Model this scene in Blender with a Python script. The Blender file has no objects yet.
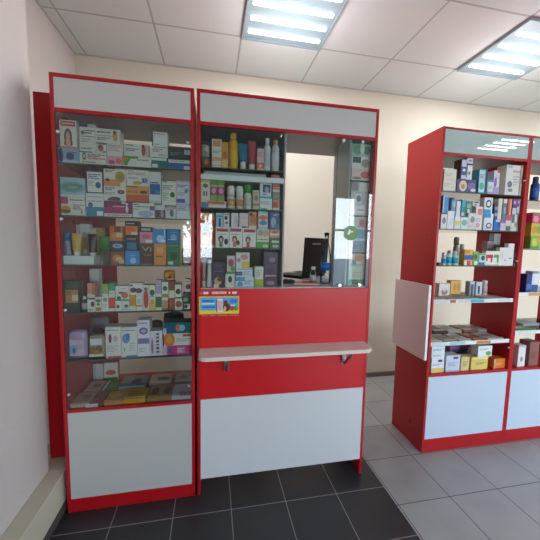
import bpy, bmesh, math, random
from mathutils import Vector, Matrix
C = bpy.context.scene.collection
SC = bpy.context.scene
random.seed(7)

# ---------------------------------------------------------------- camera, world, daylight, exposure
cd = bpy.data.cameras.new('camera'); cam = bpy.data.objects.new('camera', cd); C.objects.link(cam)
cd.sensor_width = 36; cd.lens = 299.876 / 540 * 36; cd.clip_start = .02
yw, pt, rl = 0.19328, -0.08987, 0.01986
F = Vector((math.sin(yw)*math.cos(pt), math.cos(yw)*math.cos(pt), math.sin(pt)))
r0 = Vector((math.cos(yw), -math.sin(yw), 0)); u0 = r0.cross(F)
rr = r0*math.cos(rl) + u0*math.sin(rl); uu = u0*math.cos(rl) - r0*math.sin(rl)
m = Matrix((rr, uu, -F)).transposed().to_4x4(); m.translation = Vector((0.9936, -2.80242, 1.38824))
cam.matrix_world = m
SC.camera = cam
SC.view_settings.view_transform = 'Standard'; SC.view_settings.look = 'None'
SC.view_settings.exposure = 0.6; SC.view_settings.gamma = 1
SC.view_settings.use_curve_mapping = False
SKY = 8.5          # strength of the overcast bright sky
FILL = 5.0        # unseen fill light added under the back lamps, watts
TUBE = 34.0         # strength of the ceiling lamp tubes
w = bpy.data.worlds.new('sky'); SC.world = w; w.use_nodes = True
nt = w.node_tree; bg = nt.nodes['Background']
tc = nt.nodes.new('ShaderNodeTexCoord'); sp = nt.nodes.new('ShaderNodeSeparateXYZ'); cr = nt.nodes.new('ShaderNodeValToRGB')
nt.links.new(tc.outputs['Generated'], sp.inputs[0]); nt.links.new(sp.outputs['Z'], cr.inputs[0]); nt.links.new(cr.outputs[0], bg.inputs[0])
cr.color_ramp.elements[0].color = (.93, .97, 1, 1); cr.color_ramp.elements[1].color = (.42, .66, 1, 1); cr.color_ramp.elements[1].position = .6
bg.inputs[1].default_value = SKY
H = 2.867; XL = -.087; XR = 6.0; YF = -5.5
# windows in the street wall: x0, x1, z0, z1
WIN = [(.42, 1.04, .95, 1.97), (2.5, 3.98, .5, 2.38), (4.2, 5.85, .3, 2.5)]
for x0, x1, z0, z1 in WIN:                                 # sampling portals in the window openings
    ld = bpy.data.lights.new('window_portal', 'AREA'); ld.shape = 'RECTANGLE'; ld.size = x1-x0; ld.size_y = z1-z0
    ld.cycles.is_portal = True
    lo = bpy.data.objects.new('window_portal', ld); C.objects.link(lo)
    lo.location = ((x0+x1)/2, YF-.12, (z0+z1)/2); lo.rotation_euler = (math.radians(90), 0, 0)

# ---------------------------------------------------------------- materials
def lin(h):
    h = h.strip('#')
    return tuple(((int(h[i:i+2], 16)/255+.055)/1.055)**2.4 if int(h[i:i+2], 16) > 10 else int(h[i:i+2], 16)/255/12.92 for i in (0, 2, 4)) + (1,)
MC = {}
def mat(h, rough=.45, kind='paper'):
    k = (h, rough, kind)
    if k in MC: return MC[k]
    ma = bpy.data.materials.new(kind + '_' + h); ma.use_nodes = True; n = ma.node_tree; b = n.nodes['Principled BSDF']
    b.inputs['Base Color'].default_value = lin(h); b.inputs['Roughness'].default_value = rough
    if kind in ('laminate', 'plaster', 'steel', 'paper'):
        t = n.nodes.new('ShaderNodeTexCoord'); no = n.nodes.new('ShaderNodeTexNoise'); n.links.new(t.outputs['Object'], no.inputs['Vector'])
        mr = n.nodes.new('ShaderNodeMapRange'); n.links.new(no.outputs['Fac'], mr.inputs[0])
        no.inputs['Scale'].default_value = 9 if kind != 'plaster' else 40
        mr.inputs[3].default_value = max(0, rough-.06); mr.inputs[4].default_value = min(1, rough+.06)
        n.links.new(mr.outputs[0], b.inputs['Roughness'])
    if kind == 'steel': b.inputs['Metallic'].default_value = .9
    if kind == 'clear':
        b.inputs['Transmission Weight'].default_value = .85; b.inputs['IOR'].default_value = 1.2
    MC[k] = ma; return ma
def glass(name, tint, ior=1.5, gloss=1.0):
    ma = bpy.data.materials.new(name); ma.use_nodes = True; n = ma.node_tree; n.nodes.remove(n.nodes['Principled BSDF'])
    out = n.nodes['Material Output']; tr = n.nodes.new('ShaderNodeBsdfTransparent'); gl = n.nodes.new('ShaderNodeBsdfGlossy')
    fr = n.nodes.new('ShaderNodeFresnel'); mx = n.nodes.new('ShaderNodeMixShader')
    tr.inputs[0].default_value = tint; gl.inputs['Roughness'].default_value = 0.0; gl.inputs[0].default_value = (gloss, gloss, gloss, 1); fr.inputs[0].default_value = ior
    n.links.new(fr.outputs[0], mx.inputs[0]); n.links.new(tr.outputs[0], mx.inputs[1]); n.links.new(gl.outputs[0], mx.inputs[2]); n.links.new(mx.outputs[0], out.inputs[0])
    return ma
GLASS = glass('display_glass', (.93, .96, .95, 1), 1.5)
SHELFG = glass('shelf_glass', (.80, .88, .85, 1), 1.5)
WINDG = glass('window_glass', (.95, .97, .98, 1), 1.25)
EDGE = mat('3f5750', .2, 'glass_edge')
RED = mat('b4111a', .30, 'laminate'); REDD = RED
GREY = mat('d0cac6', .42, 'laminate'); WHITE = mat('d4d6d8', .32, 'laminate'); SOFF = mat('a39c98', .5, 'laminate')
STEEL = mat('b8bcc0', .25, 'steel'); KNOB = mat('e8e8ea', .25, 'steel')
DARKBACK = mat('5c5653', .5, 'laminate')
def emis(name, col, s):
    ma = bpy.data.materials.new(name); ma.use_nodes = True; b = ma.node_tree.nodes['Principled BSDF']
    b.inputs['Base Color'].default_value = (.9, .9, .9, 1); b.inputs['Emission Color'].default_value = col; b.inputs['Emission Strength'].default_value = s
    return ma
def mathn(n, op, a, b=None, c=None):
    x = n.nodes.new('ShaderNodeMath'); x.operation = op
    for i, v in enumerate((a, b, c)):
        if v is None: continue
        if isinstance(v, (int, float)): x.inputs[i].default_value = v
        else: n.links.new(v, x.inputs[i])
    return x.outputs[0]
def tiles(name, px, py, ox, oy, joint, c1, c2, cj, rough, mott=.25, nscale=6, bump=.0, bscale=200, blur=.3):
    """square tiles with joints; pattern in object space"""
    ma = bpy.data.materials.new(name); ma.use_nodes = True; n = ma.node_tree; b = n.nodes['Principled BSDF']
    t = n.nodes.new('ShaderNodeTexCoord'); s = n.nodes.new('ShaderNodeSeparateXYZ'); n.links.new(t.outputs['Object'], s.inputs[0])
    def ax(o, p_, off):
        q = mathn(n, 'DIVIDE', mathn(n, 'SUBTRACT', o, off), p_)
        fl = mathn(n, 'FLOOR', q); fr = mathn(n, 'SUBTRACT', q, fl)
        d = mathn(n, 'MINIMUM', fr, mathn(n, 'SUBTRACT', 1.0, fr))
        return fl, mathn(n, 'MULTIPLY', d, p_)
    fx, dx = ax(s.outputs[0], px, ox); fy, dy = ax(s.outputs[1], py, oy)
    d = mathn(n, 'MINIMUM', dx, dy)
    mr = n.nodes.new('ShaderNodeMapRange'); mr.interpolation_type = 'SMOOTHSTEP'
    n.links.new(d, mr.inputs[0]); mr.inputs[1].default_value = joint*(1-blur); mr.inputs[2].default_value = joint*(1+blur)
    cx = n.nodes.new('ShaderNodeCombineXYZ'); n.links.new(fx, cx.inputs[0]); n.links.new(fy, cx.inputs[1])
    wn = n.nodes.new('ShaderNodeTexWhiteNoise'); n.links.new(cx.outputs[0], wn.inputs['Vector'])
    no = n.nodes.new('ShaderNodeTexNoise'); no.inputs['Scale'].default_value = nscale; no.inputs['Detail'].default_value = 6; n.links.new(t.outputs['Object'], no.inputs['Vector'])
    f = mathn(n, 'ADD', mathn(n, 'MULTIPLY', wn.outputs['Value'], mott), mathn(n, 'MULTIPLY', no.outputs['Fac'], 1-mott))
    mx = n.nodes.new('ShaderNodeMix'); mx.data_type = 'RGBA'; n.links.new(f, mx.inputs[0]); mx.inputs[6].default_value = lin(c1); mx.inputs[7].default_value = lin(c2)
    m2 = n.nodes.new('ShaderNodeMix'); m2.data_type = 'RGBA'; n.links.new(mr.outputs[0], m2.inputs[0]); m2.inputs[6].default_value = lin(cj); n.links.new(mx.outputs[2], m2.inputs[7])
    n.links.new(m2.outputs[2], b.inputs['Base Color']); b.inputs['Roughness'].default_value = rough
    n2 = n.nodes.new('ShaderNodeTexNoise'); n2.inputs['Scale'].default_value = bscale; n.links.new(t.outputs['Object'], n2.inputs['Vector'])
    bp = n.nodes.new('ShaderNodeBump'); bp.inputs['Strength'].default_value = .35; bp.inputs['Distance'].default_value = .003
    n.links.new(mathn(n, 'ADD', mr.outputs[0], mathn(n, 'MULTIPLY', n2.outputs['Fac'], bump)), bp.inputs['Height']); n.links.new(bp.outputs[0], b.inputs['Normal'])
    return ma
def plaster(name, h, bump=.12, scale=90):
    ma = bpy.data.materials.new(name); ma.use_nodes = True; n = ma.node_tree; b = n.nodes['Principled BSDF']
    t = n.nodes.new('ShaderNodeTexCoord'); no = n.nodes.new('ShaderNodeTexNoise'); no.inputs['Scale'].default_value = scale; no.inputs['Detail'].default_value = 4
    n.links.new(t.outputs['Object'], no.inputs['Vector']); bp = n.nodes.new('ShaderNodeBump'); bp.inputs['Strength'].default_value = bump; bp.inputs['Distance'].default_value = .004
    n.links.new(no.outputs['Fac'], bp.inputs['Height']); n.links.new(bp.outputs[0], b.inputs['Normal'])
    b.inputs['Base Color'].default_value = lin(h); b.inputs['Roughness'].default_value = .8; return ma

# ---------------------------------------------------------------- mesh helpers
def obj(name, bm, mats, parent=None, loc=(0, 0, 0)):
    me = bpy.data.meshes.new(name); bm.normal_update(); bm.to_mesh(me); bm.free()
    for x in (mats if isinstance(mats, (list, tuple)) else [mats]): me.materials.append(x)
    o = bpy.data.objects.new(name, me); C.objects.link(o); o.location = loc
    if parent is not None:
        o.parent = parent; o.location = Vector(loc) - Vector(parent.location)
    return o
def box(bm, x0, x1, y0, y1, z0, z1, mi=0, bev=0):
    vs = [bm.verts.new((x, y, z)) for x in (x0, x1) for y in (y0, y1) for z in (z0, z1)]
    fs = []
    for q in ((0, 1, 3, 2), (4, 6, 7, 5), (0, 4, 5, 1), (2, 3, 7, 6), (0, 2, 6, 4), (1, 5, 7, 3)):
        f = bm.faces.new([vs[i] for i in q]); f.material_index = mi; fs.append(f)
    if bev > 0:
        es = list({e for f in fs for e in f.edges})
        r = bmesh.ops.bevel(bm, geom=es, offset=bev, segments=1, affect='EDGES', profile=.5)
        for f in r['faces']: f.material_index = mi
    return fs
def B(name, x0, x1, y0, y1, z0, z1, m_, parent=None, bev=.0012):
    """one box-shaped board as an object, local origin at its bottom centre"""
    bm = bmesh.new(); cx, cy = (x0+x1)/2, (y0+y1)/2
    box(bm, x0-cx, x1-cx, y0-cy, y1-cy, 0, z1-z0, 0, min(bev, (z1-z0)/3, (y1-y0)/3, (x1-x0)/3))
    return obj(name, bm, m_, parent, (cx, cy, z0))
def glassbox(name, x0, x1, y0, y1, z0, z1, m_, parent=None, edge=True):
    bm = bmesh.new(); cx, cy = (x0+x1)/2, (y0+y1)/2
    box(bm, x0-cx, x1-cx, y0-cy, y1-cy, 0, z1-z0)
    d = [x1-x0, y1-y0, z1-z0]; thin = d.index(min(d)); bm.normal_update()
    for f in bm.faces:
        if edge and abs(f.normal[thin]) < .5: f.material_index = 1
    return obj(name, bm, [m_, EDGE], parent, (cx, cy, z0))
def lathe(bm, prof, seg=20, sx=1, sy=1, mi=0, cx=0, cy=0, smooth=True):
    rings = []
    for r, z in prof: rings.append([bm.verts.new((cx+r*sx*math.cos(2*math.pi*i/seg), cy+r*sy*math.sin(2*math.pi*i/seg), z)) for i in range(seg)])
    for a, b in zip(rings, rings[1:]):
        for i in range(seg):
            f = bm.faces.new((a[i], a[(i+1) % seg], b[(i+1) % seg], b[i])); f.material_index = mi; f.smooth = smooth
    for rg, fl in ((rings[0], True), (rings[-1], False)):
        f = bm.faces.new(rg[::-1] if fl else rg); f.material_index = mi
def cyl(bm, p0, p1, r, seg=12, mi=0):
    p0, p1 = Vector(p0), Vector(p1); d = (p1-p0).normalized(); a = d.orthogonal().normalized(); b = d.cross(a)
    R = [[bm.verts.new(p+a*r*math.cos(t*2*math.pi/seg)+b*r*math.sin(t*2*math.pi/seg)) for t in range(seg)] for p in (p0, p1)]
    for i in range(seg):
        f = bm.faces.new((R[0][i], R[0][(i+1) % seg], R[1][(i+1) % seg], R[1][i])); f.material_index = mi; f.smooth = True
    for q in (R[0][::-1], R[1]): bm.faces.new(q).material_index = mi
def empty(name, loc, label, cat, group=None):
    o = bpy.data.objects.new(name, None); C.objects.link(o); o.location = loc; o.empty_display_size = .05; return tag(o, label, cat, group)
def tag(o, label, cat, group=None):
    o['label'] = label; o['category'] = cat
    if group: o['group'] = group
    return o
def struct(o): o['kind'] = 'structure'; return o
def text_mesh(bm, s, x, y, z, h, mi, maxw=None, vertical=False):
    cu = bpy.data.curves.new('t', 'FONT'); cu.body = s; cu.size = 1; cu.resolution_u = 2
    o = bpy.data.objects.new('t', cu); C.objects.link(o); bpy.context.view_layer.update()
    me = bpy.data.meshes.new_from_object(o.evaluated_get(bpy.context.evaluated_depsgraph_get()))
    xs = [v.co.x for v in me.vertices]; ys = [v.co.y for v in me.vertices]
    if xs:
        mw = max(xs)-min(xs); mh = max(ys)-min(ys); sy = h/mh; sx = sy
        if maxw: sx = maxw/mw
        vm = [bm.verts.new((x+(v.co.x-min(xs))*sx, y, z+(v.co.y-min(ys))*sy)) for v in me.vertices]
        for pl in me.polygons:
            try: f = bm.faces.new([vm[i] for i in pl.vertices]); f.material_index = mi
            except ValueError: pass
    bpy.data.objects.remove(o); bpy.data.curves.remove(cu); bpy.data.meshes.remove(me)

# ================================================================ LARGE STRUCTURE
FLG = tiles('grey_floor_tile', .318, .333, 2.30-.318*7, -1.475-.333*12, .0022, '8f8d8d', 'b0aeae', '4c4a4a', .38, .2, 5, .15)
FLD = tiles('dark_floor_tile', .2918, .2918, .5138-.2918*4, -1.3506-.2918*15, .0022, '29282c', '353438', '8f8a86', .36, .3, 7, .12)
CEIL = tiles('ceiling_tile', .6, .6, 0, -.4928, .006, 'dde4e4', 'e5ecec', 'b4b6b4', .9, .3, 3, .6, 260, .6)
WALL = plaster('cream_wall', 'e2d8c6', .15); WALLL = plaster('left_wall_plaster', 'dad0cc', .4, 26)
SH = {'A1': 1.741, 'A2': 1.500, 'A3': 1.266, 'A4': 1.033, 'A5': 0.794, 'A6': 0.549, 'B1': 1.765, 'B1b': 1.729, 'B4': 1.148, 'C1': 1.735, 'C2': 1.500, 'C3': 1.266, 'C4': 1.033, 'C5': 0.748, 'C6': 0.545, 'D1': 1.710, 'D2': 1.383, 'D3': 1.072, 'D4': 0.803, 'D6': 0.545, 'B2': 1.562, 'B3': 1.358, 'R1': 1.750, 'R2': 1.555, 'R3': 1.344, 'R4': 1.148}   # shelf heights
def slab(name, x0, x1, y0, y1, z0, z1, m_):
    bm = bmesh.new(); box(bm, x0, x1, y0, y1, z0, z1); return struct(obj(name, bm, m_))
slab('floor', XL-.2, XR+.1, YF-.1, .1, -.1, 0, FLG)
slab('floor', XL-.2, 1.972, YF+.001, -1.059, 0, .0012, FLD)
slab('ceiling', XL-.2, XR+.1, YF-.1, .1, H, H+.08, CEIL)
slab('wall_back', XL-.2, XR+.1, 0, .12, 0, H, WALL)
slab('wall_alcove', XL-.15, XL, -1.17, 0, 0, H, WALLL)
slab('wall_left', XL-.15, .172, YF, -1.17, 0, H, WALLL)
slab('wall_right', XR, XR+.12, YF, 0, 0, H, WALL)
# street wall with window openings
bm = bmesh.new()
xs = [XL-.2, WIN[0][0], WIN[0][1], WIN[1][0], WIN[1][1], WIN[2][0], WIN[2][1], XR+.1]
for i in range(0, 8, 2): box(bm, xs[i], xs[i+1], YF-.2, YF, 0, H)
for x0, x1, z0, z1 in WIN: box(bm, x0, x1, YF-.2, YF, 0, z0); box(bm, x0, x1, YF-.2, YF, z1, H)
struct(obj('wall_front', bm, WALL))
PVC = mat('e2e4e4', .35, 'laminate')
for i, (x0, x1, z0, z1) in enumerate(WIN):
    bm = bmesh.new(); t = .04
    box(bm, x0, x1, YF-.11, YF-.05, z0, z0+t); box(bm, x0, x1, YF-.11, YF-.05, z1-t, z1); box(bm, x0, x0+t, YF-.11, YF-.05, z0+t, z1-t); box(bm, x1-t, x1, YF-.11, YF-.05, z0+t, z1-t)
    if i: box(bm, x0+t, x1-t, YF-.11, YF-.05, z0+(z1-z0)*.62, z0+(z1-z0)*.62+t)
    if i == 2: box(bm, (x0+x1)/2-.02, (x0+x1)/2+.02, YF-.11, YF-.05, z0+t, z1-t)
    fr = struct(obj('window_%d' % (i+1), bm, PVC))
    g = glassbox('window_pane', x0+t, x1-t, YF-.083, YF-.078, z0+t, z1-t, WINDG, None, False); g.parent = fr
    B('window_sill', x0-.03, x1+.03, YF-.05, YF+.1, z0-.025, z0, PVC).parent = fr
# pipe ledge along the left wall, skirtings
bm = bmesh.new(); box(bm, .172, .255, YF, -1.17, 0, .2, 0, .003); box(bm, XL, .255, -1.17, -1.045, 0, .2, 0, 0)
struct(obj('trim_1', bm, plaster('ledge_paint', 'cfc6b2', .1)))
slab('baseboard_left', .255, .261, YF, -1.175, 0, .045, mat('57524f', .5, 'laminate'))
slab('baseboard_back', XL, XR, -.014, 0, 0, .045, mat('6e675f', .5, 'laminate'))
slab('trim_2', XL, XR, -.012, 0, H-.007, H, mat('c9c4bd', .6, 'laminate'))
slab('trim_3', XL, XL+.012, -1.17, -.012, H-.007, H, mat('c9c4bd', .6, 'laminate'))
# street outside
bm = bmesh.new(); box(bm, -12, 18, -30, YF-.2, -.3, -.15); struct(obj('pavement', bm, mat('8a8478', .8, 'plaster')))
bm = bmesh.new(); box(bm, -16, -4.2, -26, -22, -.15, 5.5); box(bm, -16.2, -4, -26.2, -21.8, 5.5, 5.8, 1)
for k in range(6):
    for zz in (1, 3.4): box(bm, -15.2+k*1.7, -14.2+k*1.7, -22.02, -21.98, zz, zz+1.4, 2)
b_ = obj('building', bm, [mat('d8c8a8', .8, 'plaster'), mat('8c5a48', .8, 'plaster'), mat('49565e', .2, 'laminate')]); tag(b_, 'pale yellow building across the street, seen only as a reflection', 'building')
def tree(x, y, h, label, seed):
    rnd = random.Random(seed); e = empty('street_tree', (x, y, -.15), label, 'tree')
    bm = bmesh.new(); cyl(bm, (0, 0, 0), (.05, 0, h*.55), .1, 10); cyl(bm, (.05, 0, h*.5), (.5, .2, h*.8), .05, 8); cyl(bm, (.05, 0, h*.5), (-.4, -.1, h*.8), .05, 8)
    obj('trunk', bm, mat('5d4c3c', .8, 'plaster'), e, (x, y, -.15))
    bm = bmesh.new()
    for k in range(420):
        a, b2, r = rnd.random()*6.283, math.acos(2*rnd.random()-1), h*.32*rnd.random()**.4
        c = Vector((r*math.sin(b2)*math.cos(a), r*math.sin(b2)*math.sin(a), h*.72+r*math.cos(b2)*.9))
        n_ = Vector((rnd.gauss(0, 1), rnd.gauss(0, 1), rnd.gauss(0, 1))).normalized(); t_ = n_.orthogonal()*.11; s_ = n_.cross(t_)*.7
        bm.faces.new([bm.verts.new(c+q) for q in (-t_, s_, t_, -s_)])
    o = obj('foliage', bm, mat('5a7a35', .6, 'paper'), e, (x, y, -.15)); o['kind'] = 'stuff'
tree(-.35, -12.5, 3.9, 'leafy street tree outside the small window', 3)
tree(9.5, -12, 4.2, 'leafy street tree outside the large windows', 5)

# ---------------------------------------------------------------- ceiling lamps
LAMPB = mat('9fb4bd', .4, 'laminate'); TUBEM = emis('lamp_tube_light', (.93, .97, 1, 1), 1.5)
LG = 'square ceiling lamps with four light strips'
LF = {}
def lamp(x, y, label, pw=1.0):
    e = empty('ceiling_lamp', (x+.3, y-.3, H-.03), label, 'ceiling lamp', LG)
    o = (x+.3, y-.3, H-.03)
    if not LF:
        bm = bmesh.new(); r = .2975
        box(bm, -r, r, -r, r, .022, .0295)
        LF['h'] = obj('housing', bm, LAMPB, e, o)
        bm = bmesh.new()
        for q in ((-r, r, -r, -r+.012), (-r, r, r-.012, r), (-r, -r+.012, -r+.012, r-.012), (r-.012, r, -r+.012, r-.012)): box(bm, *q, .010, .022)
        LF['f'] = obj('frame', bm, mat('9fb0b8', .4, 'laminate'), e, o)
        for k in range(4):
            bm = bmesh.new(); yk = .3-.13-.128*k+.035
            box(bm, -.262, .262, yk-.017, yk+.017, .006, .021, 0, .006)
            LF[k] = obj('light_strip', bm, TUBEM, e, o)
    else:
        for v in LF.values():
            c = v.copy(); C.objects.link(c); c.parent = e
    if pw > 1.001:                                          # bare point light added under the lamp to brighten wall and ceiling
        ld = bpy.data.lights.new('fill_light', 'POINT'); ld.shadow_soft_size = .1; ld.energy = FILL; ld.color = (.97, .98, 1)
        lo = bpy.data.objects.new('fill_light', ld); C.objects.link(lo); lo.parent = e; lo.location = (0, 0, -.30)
    for k in range(4):                                      # each strip's own light
        ld = bpy.data.lights.new('strip_light', 'AREA'); ld.shape = 'RECTANGLE'; ld.size = .52; ld.size_y = .034
        ld.energy = TUBE*math.pi*.52*.034*pw; ld.color = (.95, .98, 1)
        lo = bpy.data.objects.new('strip_light', ld); C.objects.link(lo); lo.parent = e; lo.location = (0, .3-.13-.128*k+.035, .004)
    return e
lamp(1.2, -.4928, 'bright ceiling lamp above the counter cabinet, cut by the top picture edge', 1.002)
lamp(3.0, -.4928, 'bright ceiling lamp above the right cabinet', 1.002)
lamp(4.8, -.4928, 'ceiling lamp near the right wall at the back, out of view', 1.002)
lamp(4.8, -2.8928, 'ceiling lamp near the right wall, mirrored in the right cabinet header')
lamp(4.8, -4.6928, 'ceiling lamp by the wide street window')

# ================================================================ CABINETS
def knob(parent, x, y, z, r=.007, name='glass_knob'):
    bm = bmesh.new(); cyl(bm, (0, 0, 0), (0, -.010, 0), r, 12); cyl(bm, (0, -.010, 0), (0, -.014, 0), r*.7, 12)
    return obj(name, bm, KNOB, parent, (x, y, z))
def header(e, x0, x1, yf, m_, zt=2.127):
    B('header_rail', x0+.016, x1-.016, yf, yf+.018, zt-.017, zt, RED, e)
    B('header_panel', x0+.016, x1-.016, yf+.002, yf+.016, 1.978, zt-.017, m_, e)
    B('header_rail', x0+.016, x1-.016, yf, yf+.018, 1.961, 1.978, RED, e)
# left cabinet
yf = -1.233; yb = -.833
e = empty('display_cabinet', (.594, -1.03, 0), 'tall red glass fronted cabinet on the left with plain grey door below', 'display cabinet', )
x0, x1 = .2805, .908
for a, b in ((x0, x0+.016), (x1-.016, x1)): B('side_panel', a, b, yf, yb, .0012, 2.127, RED, e)
B('top_panel', x0+.016, x1-.016, yf+.019, yb, 2.111, 2.127, RED, e)
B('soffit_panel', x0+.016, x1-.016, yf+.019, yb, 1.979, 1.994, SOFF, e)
header(e, x0, x1, yf, GREY)
B('base_shelf', x0+.016, x1-.016, yf+.001, yb, .532, .548, RED, e)
B('door', x0+.017, x1-.017, yf, yf+.016, .074, .531, mat('bebcb8', .42, 'laminate'), e)
B('plinth', x0+.016, x1-.016, yf+.002, yf+.018, .0012, .073, RED, e)
B('back_panel', x0+.016, .425, yb, yb+.008, .548, 2.0, RED, e)
B('bottom_panel', x0+.016, x1-.016, yf+.02, yb, .09, .106, RED, e)
for z in (1.741, 1.500, 1.266, 1.033, .794): glassbox('glass_shelf', x0+.017, x1-.017, -1.222, yb+.01, z-.006, z, SHELFG, e)
glassbox('glass_pane', x0+.017, x1-.017, yf+.001, yf+.006, .549, 1.960, GLASS, e)
for z in (1.87, 1.48, 1.05, .63):
    knob(e, x0+.030, yf+.002, z); knob(e, x1-.030, yf+.002, z)
# counter cabinet
e = empty('counter_cabinet', (1.407, -1.03, 0), 'wide red service counter cabinet with open window and white lower panel', 'counter')
BE = e
x0, x1 = .9213, 1.894; zt = 2.129
B('side_panel', x0, x0+.016, yf, yb, .0012, zt, RED, e); B('side_panel', x1-.016, x1, yf, yb, .0012, zt, RED, e)
B('top_panel', x0+.016, x1-.016, yf+.019, yb, 2.113, zt, RED, e)
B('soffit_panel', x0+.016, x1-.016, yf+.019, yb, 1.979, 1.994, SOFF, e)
header(e, x0, x1, yf, GREY, zt)
B('fascia_panel', x0+.016, x1-.016, yf+.001, yf+.017, .548, 1.142, mat('cb181e', .33, 'laminate'), e)
B('lower_panel', x0+.016, x1-.016, yf, yf+.017, .094, .547, WHITE, e)
B('countertop', x0+.016, x1-.016, yf+.018, -.45, 1.126, 1.148, mat('b9b8b8', .4, 'laminate'), e)
B('back_support', 1.36, 1.376, -.86, -.46, .0012, 1.125, RED, e)
B('divider_panel', 1.370, 1.380, -1.21, yb, 1.149, 1.978, mat('a8a8a6', .4, 'laminate'), e)
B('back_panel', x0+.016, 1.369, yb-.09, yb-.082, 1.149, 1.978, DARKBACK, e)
B('divider_panel', 1.746, 1.756, -1.2, -.98, 1.149, 1.978, mat('a8a8a6', .4, 'laminate'), e)
B('back_panel', 1.757, x1-.017, -.988, -.98, 1.149, 1.978, mat('9c9894', .5, 'laminate'), e)
for z in (1.765, SH['B2'], SH['B3']): glassbox('glass_shelf', x0+.017, 1.369, -1.222, yb-.095, z-.006, z, SHELFG, e)
B('shelf_board', x0+.017, 1.369, -1.222, yb-.095, 1.702, 1.729, mat('eceeee', .4, 'laminate'), e)
for k in ('R1', 'R2', 'R3'): glassbox('glass_shelf', 1.757, x1-.017, -1.2, -.99, SH[k]-.005, SH[k], SHELFG, e)
glassbox('glass_pane', x0+.017, 1.369, yf+.001, yf+.006, 1.149, 1.960, GLASS, e)
gp = glassbox('glass_pane', 1.662, x1-.017, yf+.001, yf+.006, 1.149, 1.960, GLASS, e)
for x in (1.69, 1.80): knob(e, x, yf+.002, 1.945, .008, 'glass_clip')
for x in (1.70, 1.82): knob(e, x, yf+.002, 1.160, .009, 'glass_clip')
knob(e, 1.345, yf+.002, 1.94, .006, 'glass_clip')
# writing ledge on the front of the counter
e = empty('counter_ledge', (1.39, -1.30, .81), 'long narrow pale wooden ledge with rounded corners on the red counter front', 'shelf')
bm = bmesh.new(); pts = [(.932, -1.234), (1.862, -1.234)]
def arc(cx, cy, r, a0, a1, n_=8): return [(cx+r*math.cos(math.radians(a0+(a1-a0)*i/n_)), cy+r*math.sin(math.radians(a0+(a1-a0)*i/n_))) for i in range(n_+1)]
pts += arc(1.862-.055, -1.315, .055, 0, -90) + arc(.932+.04, -1.33, .04, -90, -180)
lo_ = [bm.verts.new((x-1.39, y+1.30, 0)) for x, y in pts]; hi_ = [bm.verts.new((x-1.39, y+1.30, .02)) for x, y in pts]
bm.faces.new(lo_); bm.faces.new(hi_[::-1])
for i in range(len(pts)): bm.faces.new((lo_[i], hi_[i], hi_[(i+1) % len(pts)], lo_[(i+1) % len(pts)]))
bmesh.ops.recalc_face_normals(bm, faces=bm.faces)
WOOD = mat('e3d3cc', .4, 'laminate')
n = WOOD.node_tree; wv = n.nodes.new('ShaderNodeTexNoise'); tc_ = n.nodes.new('ShaderNodeTexCoord'); mp = n.nodes.new('ShaderNodeMapping'); mp.inputs['Scale'].default_value = (3, 60, 60)
n.links.new(tc_.outputs['Object'], mp.inputs[0]); n.links.new(mp.outputs[0], wv.inputs['Vector']); mx = n.nodes.new('ShaderNodeMix'); mx.data_type = 'RGBA'
mx.inputs[6].default_value = lin('d3c1ba'); mx.inputs[7].default_value = lin('ece0da'); n.links.new(wv.outputs['Fac'], mx.inputs[0]); n.links.new(mx.outputs[2], n.nodes['Principled BSDF'].inputs['Base Color'])
obj('ledge_board', bm, WOOD, e, (1.39, -1.30, .81))
for x in (1.075, 1.745):
    bm = bmesh.new(); box(bm, -.013, .013, -.004, 0, -.11, 0); box(bm, -.013, .013, -.118, 0, -.004, 0)
    cyl(bm, (0, -.105, -.012), (0, -.012, -.1), .008, 8)
    obj('bracket', bm, mat('a9a09c', .35, 'steel'), e, (x, -1.234, .809))
# right cabinets
def right_cab(x0, x1, label, zs, strips):
    yf = -1.1375; yb = -.797
    e = empty('display_cabinet', ((x0+x1)/2, -.967, 0), label, 'display cabinet')
    for a, b in ((x0, x0+.016), (x1-.016, x1)): B('side_panel', a, b, yf, yb, .0, 2.12, RED, e)
    B('top_panel', x0+.016, x1-.016, yf+.019, yb, 2.104, 2.12, RED, e)
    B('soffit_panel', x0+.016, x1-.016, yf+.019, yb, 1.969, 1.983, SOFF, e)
    B('header_rail', x0+.016, x1-.016, yf, yf+.018, 2.106, 2.12, RED, e)
    B('header_panel', x0+.016, x1-.016, yf+.002, yf+.016, 1.968, 2.106, HEADG, e)
    B('header_rail', x0+.016, x1-.016, yf, yf+.018, 1.951, 1.968, RED, e)
    B('base_shelf', x0+.016, x1-.016, yf+.001, yb, .528, .544, RED, e)
    B('door', x0+.017, x1-.017, yf, yf+.016, .094, .527, CWHITE, e)
    B('plinth', x0+.016, x1-.016, yf+.001, yf+.017, .0, .093, RED, e)
    B('bottom_panel', x0+.016, x1-.016, yf+.02, yb, .094, .108, RED, e)
    for z in zs: glassbox('glass_shelf', x0+.017, x1-.017, -1.124, yb+.01, z-.006, z, SHELFG, e)
    for z, st in strips:
        o = B('price_strip', x0+.018, x1-.018, -1.130, -1.1245, z-.012, z+.014, mat('e6e8e6', .4), e)
        for a, b, c in st:
            q = B('price_tag', x0+.018+a*(x1-x0-.036), x0+.018+b*(x1-x0-.036), -1.1316, -1.1302, z-.009, z+.011, mat(c, .4)); q.parent = o; q.location = Vector(q.location)-Vector(o.location)-Vector(e.location)
    return e
HEADG = mat('c2d0cc', .012, 'gloss'); CWHITE = mat('c6d3e2', .3, 'laminate')  # door white has the bluish daylight put into its colour
HEADG.node_tree.nodes['Principled BSDF'].inputs['IOR'].default_value = 1.9
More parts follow.
